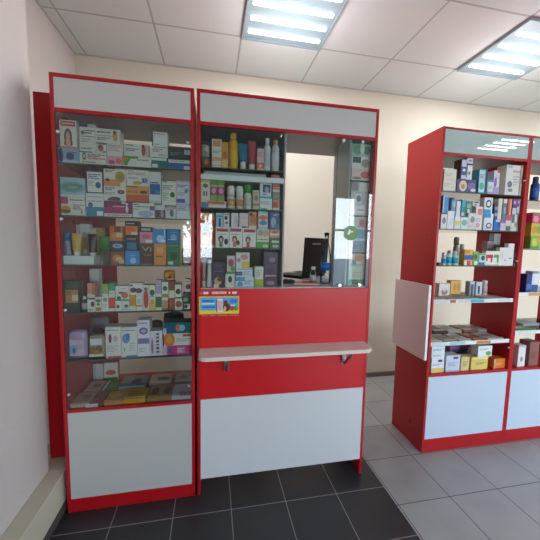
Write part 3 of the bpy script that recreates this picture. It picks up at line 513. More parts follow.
('B2','box',13105,13485,-12120,-11620,16594,17005,'c8525c','r 0 0 1 .3 e4d4cc;r 0 .45 1 .6 e0a8a8','small red pack, topmost in right column'),
('B3','box',9390,10074,-12120,-11520,13587,15349,'d04a2a','e .35 .55 .28 .12 2f7a40;e .75 .56 .16 .11 f0e0c0;e .75 .56 .07 .06 301c18;e .3 .22 .25 .12 eab868;r 0 0 1 .06 ecd8b8;r 0 .8 1 1 e08848','red carton with green oval and round white spot'),
('B3','box',10138,10827,-12120,-11520,13587,14660,'efebe6','e .4 .42 .2 .17 2c2430;e .4 .38 .11 .1 e8b898;r .28 .05 .52 .26 6a6a6a;r .08 .78 .92 .93 b83040;l .15 .62 .8 .68 999999;e .78 .3 .14 .15 3a1c30','white carton with red title and two dark haired children'),
('B3','box',10848,11529,-12120,-11520,13587,14680,'efebe6','e .4 .42 .2 .17 8c5a3c;e .4 .38 .11 .1 e8b898;r .28 .05 .52 .26 c86a6c;r .08 .78 .92 .93 c83c6a;l .15 .62 .8 .68 999999;e .66 .25 .14 .12 3c2420','white carton with pink title and brown haired child'),
('B3','box',11550,12253,-12120,-11520,13587,14649,'efebe6','e .4 .42 .2 .17 7c3c38;e .4 .38 .11 .1 e8b898;r .28 .05 .52 .26 c03c60;r .08 .78 .92 .93 c02c58;l .15 .62 .8 .68 999999;r 0 0 1 .06 c84c70','white carton with pink title and pink foot, third one'),
('B3','box',12286,12958,-12120,-11520,13587,14617,'e2dccf','r 0 0 1 .34 4ca43c;l .1 .42 .9 .5 30303c;e .7 .78 .28 .18 dca88a;e .3 .8 .2 .16 a8b08c;r .5 .04 .9 .2 b8dca0','carton with hand photograph and green foot'),
('B3','box',13001,13541,-12120,-11520,13587,14154,'2f6a40','r .2 .55 .95 .75 cde0c8;r .3 .1 .9 .35 9cc4a0','dark green small carton at the right end'),
('B3','box',12992,13531,-12120,-11520,14160,14608,'dc9474','r 0 .3 1 .6 ecd8cc;e .5 .7 .3 .2 c86444','orange white small carton above the green one'),
('B3','box',10156,10544,-12120,-11620,14666,15373,'a4d0e6','r .35 0 .65 .62 1c4c78;r .1 .72 .9 .82 4c8cb0','light blue carton with dark blue bar'),
('B3','box',10564,10840,-12120,-11620,14666,15388,'e8e6e6','e .4 .65 .3 .14 404040;e .5 .3 .3 .1 b06478;l .1 .85 .9 .95 555555','white carton with black leaf marks'),
('B3','box',10936,11342,-12120,-11620,14686,15403,'e4e2e0','l .3 .2 .9 .8 c4b8b0;r .9 0 1 1 6a6460','plain white carton with faint lines'),
('B3','box',11363,11826,-12120,-11620,14686,15420,'e6d4da','l .2 .6 .8 .7 d0b8c0;r .3 0 .8 .06 505058','pale pink plain carton'),
('B3','box',11846,12278,-12120,-11620,14655,15491,'d89878','e .5 .55 .35 .3 c87850;e .3 .85 .2 .1 50302a;r 0 0 1 .15 e8dcd0;r .85 .2 1 .9 dc5c28','orange brown carton with a portrait'),
('B3','box',12368,12886,-12120,-11620,14623,15538,'ecdcd0','e .5 .65 .45 .14 d87040;e .5 .35 .4 .15 4880b4;r 0 0 1 .12 9cc8e0;r 0 .85 1 1 a8dcd8','white carton with orange and blue arcs'),
('B3','box',12966,13509,-12120,-11620,14614,15535,'3c5c8c','e .4 .4 .25 .3 a4b4cc;l .4 .75 .9 .9 d0d4dc;r .5 .05 1 .3 2c80b4','steel blue carton with white figure'),
('B4','tube',9398,9672,-12120,-11820,11487,13246,'a8827c','cap=d8ccc8;capfrac=.2;bot','slim dusty pink tube'),
('B4','tube',9693,9959,-12120,-11820,11487,12938,'e6dede','cap=ece8e6;capfrac=.15;top','slim white tube'),
('B4','box',9979,10632,-12120,-11520,11487,12837,'3c2a50','e .45 .25 .3 .15 e0b070;e .6 .32 .25 .08 6a3420;r .1 .0 .5 .14 e6d0bc;r .1 .62 .9 .66 6c5488;l .3 .8 .85 .9 6c5488','dark purple carton with gold flower'),
('B4','box',10662,11142,-12120,-11520,11487,12205,'e8e6e0','e .5 .6 .22 .25 2c342c;e .7 .25 .2 .12 d0d8b0','small white carton with black feather leaf'),
('B4','box',11175,12186,-12120,-11420,11487,12043,'dce6ee','e .25 .3 .14 .28 4c94b8;r 0 .6 .5 1 5a98c8;l .5 .3 .9 .7 9098b8;r 0 .0 1 .1 8cc0dc','white and sky blue wide carton, bottom'),
('B4','box',12199,12690,-12120,-11520,11487,12610,'ecebdf','r 0 0 1 .38 b8b42c;r .1 0 .8 .16 7ca838;l .2 .5 .8 .85 a8a898;r 0 .0 .06 1 5c8c4c','white carton with yellow green foot'),
('B4','box',12709,13459,-12120,-11420,11487,13398,'43294f','r .1 .3 .9 .35 d884ac;e .6 .78 .25 .07 a07080;l .2 .55 .8 .65 6a4c78;e .5 .12 .3 .06 9c8090','tall dark purple carton with thin pink line'),
('B4','box',10734,11154,-12120,-11620,12211,13158,'e0c4cc','e .5 .62 .35 .22 b04c6c;r 0 0 1 .14 4c9a40;e .7 .3 .25 .15 509848;r 0 .85 1 1 e8e4e4','white carton with raspberry and green foot'),
('B4','box',11192,12092,-12120,-11520,12049,12526,'e4e6ee','r 0 .15 .4 .6 3c5c7c;r .0 .82 1 .9 8890a0;l .45 .2 .95 .7 a4a8c4','white carton with grey blue corner, middle'),
('B4','box',11205,11929,-12120,-11620,12532,13351,'ece4dc','r .45 0 1 .4 ecc030;e .6 .7 .28 .18 d890a0;e .2 .5 .14 .14 c880a0','white carton with pink flowers and yellow corner'),
('R4','box',17750,18750,-11900,-11000,11487,12531,'c8d4c8','r 0 .1 1 .35 4c9474;e .5 .2 .12 .15 703c34;l .2 .5 .8 .8 d8a8a0','pale pack with green foot, lowest'),
('R4','box',17730,18750,-11900,-11000,12537,13365,'d8d0c4','e .6 .7 .25 .25 d88c64;e .3 .4 .15 .2 8c9ca8;l .1 .1 .9 .3 9098b0','cream pack with orange fruit'),
('R3','box',17721,18750,-11900,-11000,13447,14099,'b0b8cc','l .1 .3 .7 .7 8c98b4;r .6 .1 1 .9 98a8c4','dull blue grey pack'),
('R3','box',17710,18750,-11900,-11000,14105,14787,'a8c8d8','e .6 .6 .3 .4 74b0cc;r 0 0 1 .2 dce8e8','sky blue pack'),
('R3','box',17696,18750,-11900,-11000,14793,15475,'d4dcd8','r .5 .1 1 .9 e0a0ac;e .7 .5 .15 .3 cc7484','white pack with pink right half'),
('R2','box',17688,18750,-11900,-11000,15557,16171,'dcccd4','r .25 .2 .8 .9 ece4e8;r .4 .45 .75 .55 b48090','pale rose pack with white square'),
('R2','box',17679,18750,-11900,-11000,16177,16822,'c4c0c4','r .25 .1 .6 .9 e4dce4;e .45 .5 .14 .3 8c8094','grey lilac pack with small emblem'),
('R2','box',17669,18750,-11900,-11000,16828,17425,'b8b8b8','r .45 .1 1 .95 d8d4d4;r .05 .2 .4 .9 8c8890','grey pack with white pane'),
('R1','box',17658,18750,-11900,-11000,17507,18165,'ecc8c0','e .75 .5 .25 .3 d8606c;e .3 .2 .25 .1 708070','pale pink pack with red petals'),
('R1','box',17647,18750,-11900,-11000,18171,18840,'e8e4e0','r .05 .45 .5 .95 2c4c48;e .75 .45 .22 .35 a88c7c','white pack with dark green block and brown photo'),
('R1','box',17636,18750,-11900,-11000,18846,19520,'a6c4ac','e .3 .5 .25 .4 6a9474;e .8 .5 .2 .35 4c7c5c;e .55 .6 .12 .4 e0e8dc','green floral pack, topmost'),
('C1','box',24240,25156,-11150,-10150,17357,18096,'e6dece','l .1 .4 .5 .7 c8bca8;r 0 0 1 .08 a8a8b0','cream wide carton, lower of two at left end'),
('C1','box',24259,25158,-11150,-10150,18102,18743,'eae2d4','l .1 .3 .7 .6 cfc4b4','cream wide carton, upper of two at left end'),
('C1','box',25230,26674,-11150,-10450,17357,18169,'54507e','e .32 .5 .2 .42 e4d0b0;e .32 .45 .1 .2 c09468;e .75 .5 .2 .3 8c6ca8;e .85 .2 .14 .12 dce4e8','purple blue carton with round cereal picture'),
('C1','box',26837,27445,-11150,-10450,17357,18901,'2c94b0','r .05 .05 .75 .95 c4e0e4;e .4 .3 .3 .15 60b8a8;r .85 0 1 1 1c4c80;l .1 .6 .7 .8 5898a8','turquoise carton with white front'),
('C1','box',27546,27977,-11150,-10650,17357,18244,'e4e8ea','r 0 .85 1 1 2090b0;l .2 .3 .8 .6 a0a8b8;r 0 0 1 .15 c0a8c8','slim white carton with blue top line'),
('C1','box',27985,28442,-11150,-10650,17357,18874,'e4dce6','r 0 .0 1 .3 b0a4d0;e .3 .5 .25 .2 9c6cb0;r .5 .9 1 1 c86c40;l .3 .65 .9 .8 b0a0b8','slim white and lilac carton'),
('C1','box',28921,30023,-11150,-10450,17357,19308,'e9e6de','r .1 .9 .4 .98 a0ccc4;e .3 .36 .17 .11 807c88;r .46 .76 .95 .82 d8a49c;l .5 .3 .9 .66 c0bcb4;e .32 .16 .17 .06 909090','big white carton with dark ornament and pale red title'),
('C1','box',30083,30225,-11150,-10550,17357,19335,'e8dfd4','r 0 .92 1 1 d8a83c;e .5 .5 .3 .12 b0a098;l .1 .1 .8 .3 a8b0a0','slim cream carton with yellow top edge'),
('C1','box',25455,25852,-11150,-10550,18175,19422,'6c4c44','r 0 0 1 1 3c5484;r .1 .62 .95 .95 dcdce8;e .55 .45 .3 .08 d4dce8;r .1 .02 .95 .2 dcdce8','dark blue carton with brown side, standing on top'),
('C1','box',25868,26298,-11150,-10550,18175,19605,'e8e6e8','r 0 .62 1 .7 2c3c60;e .5 .28 .2 .08 9c7c50;r 0 .1 .12 .62 2c3c60;e .5 .82 .3 .05 8c8cac','slim white carton with navy ring, standing on top'),
('C2','box',24263,24702,-11150,-10700,15007,16032,'e0dcdc','e .5 .5 .3 .2 8c7c88;r 0 .9 1 1 605c68','white carton with grey oval, left end'),
('C2','box',24738,25210,-11150,-10700,15007,16145,'e8e8ee','l .4 .2 .9 .6 c8c4d8','tall plain white carton'),
('C2','box',25270,25703,-11150,-10700,15007,15816,'e6e6dc','r .1 .35 .9 .65 dcd46c','white carton with yellow patch'),
('C2','box',25730,26272,-11150,-10700,15007,15866,'dfe6e2','r 0 .9 1 1 2c6c68;e .5 .5 .4 .22 84b4ac','white carton with sea green wave'),
('C2','box',26285,26802,-11150,-10700,15007,16078,'dcdcda','e .6 .6 .3 .2 8c9c84;l .1 .15 .8 .3 b8b0b0','off white carton with grey green spot'),
('C2','box',26810,27345,-11150,-10700,15007,16516,'e4dede','r .3 .65 .9 .9 e08070;e .4 .2 .3 .1 d8a0a8;l .1 .35 .8 .5 b0a8b0','white carton with coral patch'),
('C2','box',27498,28200,-11150,-10700,15007,16096,'e2e6ea','e .55 .28 .32 .17 2c2c38;e .55 .28 .2 .1 ece8ec;r 0 .75 .7 1 1c94d0;l .1 .05 .8 .15 98a8b8','white carton with black ring, lower twin'),
('C2','box',28288,28795,-11150,-10700,15007,15729,'2474c4','r .6 .3 .95 .7 2c3c80;r .3 .8 .9 .95 dce4e8','vivid blue small carton'),
('C2','box',28830,29198,-11150,-10700,15007,15712,'e0ccdc','r 0 .7 1 1 a06488;l .1 .2 .9 .5 c8a8c4','small white and mauve carton'),
('C2','box',29206,29644,-11150,-10700,15007,16056,'dccccc','r .1 .02 .9 .3 5c5c64;r 0 .65 1 1 d05c7c','small carton with pink top and dark foot'),
('C2','box',29673,30127,-11150,-10700,15007,16107,'e2e2dc','r .0 .5 .5 1 5c6470;e .7 .4 .25 .14 98b470;l .1 .1 .9 .3 c0c0b8','white carton with grey block and green leaf'),
('C2','box',30163,30225,-11150,-10700,15007,16092,'a8b4a4','r .4 0 1 .25 e4e4dc;r 0 .4 .3 .9 849484','grey green carton at right end'),
('C2','box',24322,24730,-11150,-10750,16038,17097,'3c94cc','r 0 0 .2 1 e0dcd0;r 0 .9 1 1 74b4dc','sky blue upper carton, left end'),
('C2','box',24960,25262,-11150,-10750,16151,17000,'7c98c0','r .3 .3 1 .7 a4bcd8;r 0 .8 .5 1 5c4c2c','blue grey upper carton'),
('C2','box',25333,25630,-11150,-10750,15822,16797,'e4e6ea','l .2 .3 .8 .6 c8c8d8','white upper carton'),
('C2','box',25711,26025,-11150,-10750,15872,16907,'4ca4bc','e .6 .4 .3 .2 3c8c80;r 0 0 .6 .2 d0e0dc','turquoise upper carton'),
('C2','box',26066,26519,-11150,-10750,16084,16802,'58847c','e .4 .6 .4 .2 8cb4a4;r .2 0 .6 .3 d8dcd4','dark sea green upper carton'),
('C2','box',26546,27064,-11150,-10750,16522,16857,'d8d8d8','e .5 .75 .4 .16 4c545c;e .4 .3 .2 .2 a8a090','upper carton with dark smoky oval'),
('C2','box',27426,28062,-11150,-10750,16102,17124,'e2e6ea','e .5 .6 .35 .25 2c2c34;e .5 .6 .22 .15 ece8ec;r 0 0 .8 .25 1c94d0','white carton with black ring, upper twin'),
('C2','box',28208,28510,-11150,-10750,15735,16764,'3c3c54','r .2 .6 .9 .8 8c98c0;r .2 .2 .9 .4 a4a4c8','dark navy upper carton'),
('C2','box',28518,28822,-11150,-10750,15735,17104,'e4dccc','l .2 .3 .8 .7 d0c8b4','cream upper carton'),
('C2','box',28890,29198,-11150,-10750,15718,17089,'687c90','r .3 .3 .8 .6 9cacbc;r 0 .8 1 1 e0d8d0','slate grey upper carton'),
('C2','box',29271,29575,-11150,-10750,16062,17106,'dc6048','r .5 0 1 1 eca080','orange red upper carton'),
('C2','box',29652,29974,-11150,-10750,16113,17156,'68407c','e .5 .75 .3 .12 d0b4dc;r 0 0 1 .4 d8ccd8','violet upper carton'),
('C2','box',30011,30225,-11150,-10750,16113,17146,'8c70ac','e .5 .8 .3 .1 dcd0ec;r 0 .1 1 .5 e0dce0;r .8 0 1 1 ece4dc','lilac upper carton at right end'),
('C3','box',24301,24642,-11150,-10850,12667,12845,'3c3440','r .2 .3 .9 .6 706878','low dark carton in left corner'),
('C3','bottle',24650,24946,-11150,-10850,12667,13494,'c8dce4','cap=e0e0dc;capfrac=.3;lab=2c9cc4','little bottle with blue label and white cap'),
('C3','bottle',24995,25339,-11150,-10850,12667,13628,'c4dce0','cap=8c8c84;capfrac=.2;lab=2ca4bc','little bottle with blue label and grey cap'),
('C3','bottle',25387,25825,-11150,-10850,12667,13602,'a8d4d8','cap=d8dcd4;capfrac=.25;lab=1ca4b0','stout bottle with wide turquoise label'),
('C3','box',26213,26874,-11150,-10850,12667,13714,'e8b04c','r 0 .35 1 .65 2c5ca8;r .3 .0 .7 .3 c04040;r .1 .75 .6 .95 e08c2c;r 0 0 .3 .3 ece8e0','orange, blue and white carton'),
('C3','box',26917,27322,-11150,-10850,12667,13591,'7cb46c','e .4 .6 .3 .2 3c6c3c;r .2 .05 .8 .3 e8e8d8','green carton'),
('C3','box',27363,27834,-11150,-10850,12667,13498,'bcd8e4','r 0 0 .9 .25 3c6c9c;e .6 .6 .3 .2 2c3c54;r 0 .85 1 1 78b05c','white carton with blue foot and green top'),
('C3','box',27853,28937,-11150,-10850,12667,13642,'ece8e0','r .02 .5 .55 .75 c8343c;r .06 .3 .16 .5 c8343c;r .38 .24 .5 .5 c8343c;r .6 .55 .95 .75 58a044;r .85 .2 .95 .6 58a044;r .0 0 1 .08 b8d0b0','white carton with red and green capital letters'),
('C3','box',28945,29608,-11150,-10850,12667,13890,'e8e2de','e .35 .6 .05 .25 d0b8b0;e .7 .3 .08 .05 a8a0a0','white carton with faint pink line'),
('C3','box',29616,30102,-11150,-10850,12667,14169,'eae6e2','r .2 .3 .7 .36 a0a0a0','taller white carton'),
('C3','box',30173,30225,-11150,-10850,12667,13840,'34405c','e .5 .6 .28 .16 b8c4dc;r .3 0 .9 .16 e0d8d8;r .2 .3 .8 .36 a0b0c8','navy carton with pale ring'),
('C3','bottle',26533,26903,-10000,-9700,12667,14551,'8c8078','cap=6c625c;capfrac=.3;lab=a09488','tall grey brown bottle behind turquoise label one'),
('C3','bottle',27043,27352,-10000,-9700,12667,14078,'c4c8c0','cap=a0a49c;capfrac=.3;lab=d4d8d0','small grey bottle behind the orange carton'),
('C3','box',29674,30219,-10000,-9600,12667,14874,'d8dcd8','r 0 .35 1 .65 8c9c9c;r 0 .9 1 1 ece8e8','tall white grey carton standing at the back'),
('C3','box',29137,29666,-10000,-9600,12667,14331,'b09a9c','l .2 .3 .8 .6 8c7478','dull pink grey carton standing at the back'),
('C4','flat',24000,24999,-11200,-8979,10337,10457,'c8c4c0','l .1 .3 .9 .7 8c8484;r 0 0 1 .1 e8e4e0','grey flat pack at left front'),
('C4','flat',25181,26249,-11200,-8647,10337,10457,'b8aca4','r .1 .3 .8 .6 d0a890','brownish flat pack in front row'),
('C4','flat',26349,27576,-11200,-8862,10337,10477,'a8b0b0','l .1 .3 .9 .7 788084','grey green flat pack in front row'),
('C4','flat',28355,29956,-11086,-8537,10337,10437,'d4cccc','l .1 .3 .6 .6 a09494','whitish flat pack at right front'),
('C4','box',25477,26341,-10000,-9600,10463,11311,'e8e0dc','e .5 .3 .3 .24 8c7c80;e .5 .45 .16 .14 e0c8b8','white carton with grey portrait'),
('C4','box',26749,27625,-9600,-9200,10483,11465,'e8b464','e .4 .5 .14 .3 d88c34;e .75 .5 .12 .3 d09040','amber yellow carton with orange marks'),
('C4','box',27960,28347,-10000,-9600,10337,11440,'9ca4b0','r .3 0 .7 .8 34445c;r 0 .85 1 1 d0d4dc','grey white carton with navy stripe, left twin'),
('C4','box',28499,29007,-10000,-9600,10443,11401,'d4d8dc','r .3 .1 .6 .7 34445c','white carton with navy stripe, right twin'),
('C4','bottle',29166,29542,-10000,-9700,10443,11506,'dcc8c8','cap=e8dcd8;capfrac=.3;lab=d0b4b4','small pinkish bottle'),
('C5','flat',24054,24989,-11200,-9757,7487,7627,'b4aca0','l .1 .3 .9 .7 6c6460;r 0 0 1 .1 e4e0da','grey beige flat pack, front left'),
('C5','flat',25108,26081,-11200,-9682,7487,7627,'94887c','l .1 .3 .9 .7 6c6460;r 0 0 1 .1 e4e0da','dim brown flat pack in front row'),
('C5','flat',26292,27213,-11200,-9712,7487,7627,'c8c4bc','l .1 .3 .9 .7 6c6460;r 0 0 1 .1 e4e0da','pale grey flat pack in front row'),
('C5','flat',27440,28307,-11200,-9733,7487,7627,'b0643c','l .1 .3 .9 .7 6c6460;r 0 0 1 .1 e4e0da','rust orange flat pack in front row'),
('C5','flat',28548,29858,-11200,-9779,7487,7627,'d0c8c4','l .1 .3 .9 .7 6c6460;r 0 0 1 .1 e4e0da','whitish flat pack, front right'),
('C5','flat',25816,26795,-9457,-7866,7487,7747,'5c3c4c','l .1 .3 .9 .7 4c4448;r 0 0 1 .14 dcd8d4','plum flat pack, middle row left'),
('C5','flat',26840,28008,-9598,-7879,7487,7747,'a49c90','l .1 .3 .9 .7 4c4448;r 0 0 1 .14 dcd8d4','taupe flat pack in middle row'),
('C5','flat',28271,29307,-9515,-8030,7487,7747,'8c5c50','l .1 .3 .9 .7 4c4448;r 0 0 1 .14 dcd8d4','reddish brown flat pack in middle row'),
('C5','flat',29471,30225,-9551,-8053,7487,7747,'c4c0c0','l .1 .3 .9 .7 4c4448;r 0 0 1 .14 dcd8d4','light grey flat pack in middle row'),
('C6','box',24315,25260,-11150,-10550,5457,6502,'dfe2e6','r 0 0 1 .3 dcc070;r .5 .7 .85 .85 2c3c80;l .1 .45 .8 .6 98a4bc','white carton with yellow foot, left end'),
('C6','box',25419,26503,-11150,-10450,5457,6576,'cfd2e2','r .5 .78 .85 .9 302c70;l .15 .35 .8 .6 98a0c0;r 0 .0 1 .1 a8acc8','pale lilac carton with dark badge'),
('C6','box',26608,27248,-11150,-10550,5457,6419,'d8c48c','l .2 .3 .8 .7 a8945c','small straw yellow carton'),
('C6','box',27409,28760,-11150,-10450,5457,6356,'dcc468','l .3 .4 .9 .6 98884c;r 0 .85 1 1 ecdca0','wide yellow carton'),
('C6','box',29271,30225,-11150,-10550,5457,6148,'e07824','l .2 .35 .8 .6 e8c088;r 0 0 .1 1 d8b4a0','low orange carton at right end'),
('C6','box',24256,25259,-11150,-10550,6508,7257,'e0e6ea','l .1 .6 .9 .8 78a4b8;r .1 .1 .7 .25 b0c8cc','white carton with blue lines on the yellow footed one'),
('C6','box',27902,29036,-11150,-10550,6362,7116,'e4eae6','e .75 .3 .2 .2 6c9c3c;l .1 .6 .8 .8 90a8b4','white carton with green leaf on the yellow one'),
('C6','box',26981,29003,-9700,-8700,5457,6670,'6c4470','r .6 0 1 .35 c8b0c8;r 0 .8 1 1 8c6c94','large purple box in the back'),
('D1','bottle',31318,31840,-11150,-10750,17107,18729,'2c4c8c','cap=243c70;capfrac=.25;lab=3c70b0','blue bottle'),
('D2','box',31413,32216,-11150,-10450,13837,14719,'8cb448','e .4 .5 .3 .3 c8d464;r 0 0 1 .2 6c9c3c;e .7 .7 .2 .2 e8a044','green and yellow carton, lower'),
('D2','box',31353,32152,-11150,-10450,14725,15568,'d4c44c','e .35 .5 .3 .3 e88c4c;e .75 .5 .2 .3 7cb048','yellow carton with orange fruit, middle'),
('D2','box',31389,32102,-11150,-10450,15574,16310,'d8507c','e .4 .4 .3 .3 e8a0a8;r 0 .85 1 1 58904c','pink carton, topmost'),
('D3','box',31387,31822,-11150,-10650,10727,12096,'203c7c','r .1 .2 .9 .5 4c70b4','small navy blue carton'),
('D3','box',31852,32385,-11150,-10650,10727,12271,'e0e4ec','r 0 0 1 .4 2c58a0;r 0 .9 1 1 8098c0','white carton with blue lower half'),
('D4','flat',30883,32500,-11200,-10240,8037,8177,'2c7a4c','l .1 .3 .9 .7 b0d0bc;r 0 0 1 .2 3c9c64','green flat pack'),
('D4','flat',32820,34342,-10081,-8626,8037,8237,'98a4a8','l .1 .3 .9 .7 606c70','grey flat pack behind the green one'),
('D6','box',31297,31907,-11150,-10550,5457,7004,'e2dcdc','e .5 .35 .2 .12 b09090;r 0 .9 1 1 c8c0c0','slim white carton'),
('D6','box',32271,33070,-11150,-10350,5457,7210,'8c5c54','l .1 .3 .8 .6 6c443c','reddish brown carton'),
]
# ================================================================ PRODUCTS
WHERE = {'A1': 'top shelf of left cabinet', 'A2': 'second shelf of left cabinet', 'A3': 'third shelf of left cabinet', 'A4': 'fourth shelf of left cabinet', 'A5': 'fifth shelf of left cabinet', 'A6': 'red base of left cabinet',
 'B1': 'top shelf of counter cabinet', 'B1b': 'counter cabinet', 'B2': 'second shelf of counter cabinet', 'B3': 'third shelf of counter cabinet', 'B4': 'countertop behind glass',
 'R': 'narrow column of counter cabinet', 'C1': 'top shelf of right cabinet', 'C2': 'second shelf of right cabinet', 'C3': 'third shelf of right cabinet', 'C4': 'fourth shelf of right cabinet', 'C5': 'lowest glass shelf of right cabinet', 'C6': 'red base of right cabinet',
 'D1': 'top of edge cabinet', 'D2': 'second shelf of edge cabinet', 'D3': 'third shelf of edge cabinet', 'D4': 'fourth shelf of edge cabinet', 'D6': 'base of edge cabinet'}
def decorate(bm, dec, W_, H_, mats, plane, y):
    """printed artwork: thin raised shapes on the front (xz, plane='f') or the top (xy, plane='t')"""
    def mi(c):
        c = c.lower(); c = ''.join(q*2 for q in c) if len(c) == 3 else c
        m_ = mat(c, .4)
        if m_ not in mats: mats.append(m_)
        return mats.index(m_)
    k = 0
    def P(u, v, d):
        if plane == 'f': return (-W_/2+u*W_, y-d, v*H_)
        return (-W_/2+u*W_, -H_/2+v*H_, y+d)
    def poly(pts, c):
        nonlocal k
        k += 1; d = .00035*k
        f = bm.faces.new([bm.verts.new(P(u, v, d)) for u, v in pts]); f.material_index = mi(c)
    for s in dec.split(';'):
        q = s.split()
        if not q: continue
        if q[0] == 'r':
            a, b, c, d = map(float, q[1:5]); poly([(a, b), (c, b), (c, d), (a, d)], q[5])
        elif q[0] == 'e':
            a, b, c, d = map(float, q[1:5])
            poly([(min(.985, max(.015, a+c*math.cos(t*math.pi/9))), min(.985, max(.015, b+d*math.sin(t*math.pi/9)))) for t in range(18)], q[5])
        elif q[0] == 'l':
            a, b, c, d = map(float, q[1:5]); nl = max(1, min(4, round((d-b)*H_/.009))); hh = (d-b)/nl
            for i in range(nl):
                wd = (c-a)*(1, .72, .88, .6)[i % 4]; v0 = d-hh*(i+.75)
                x = a
                while x < a+wd-.02:
                    x2 = min(a+wd, x+(c-a)*(.16+.11*((i*7+int(x*31)) % 3))); poly([(x, v0), (x2, v0), (x2, v0+hh*.5), (x, v0+hh*.5)], q[5]); x = x2+(c-a)*.05
        elif q[0] == 't':
            u, v, h_ = map(float, q[1:4]); k += 1
            text_mesh(bm, q[5], -W_/2+u*W_, y-.00035*k, v*H_, h_*H_, mi(q[4]), W_*(1-u)*.86)
NAMES = {'box': ('medicine_box', 'medicine box'), 'flat': ('flat_pack', 'flat pack'), 'pack': ('pouch', 'packet'), 'tube': ('cream_tube', 'tube'), 'bottle': ('bottle', 'bottle'), 'jar': ('jar', 'jar')}
PLACE = {'A1': 'medicine on the top shelf of the left cabinet'}
SEEN = {}
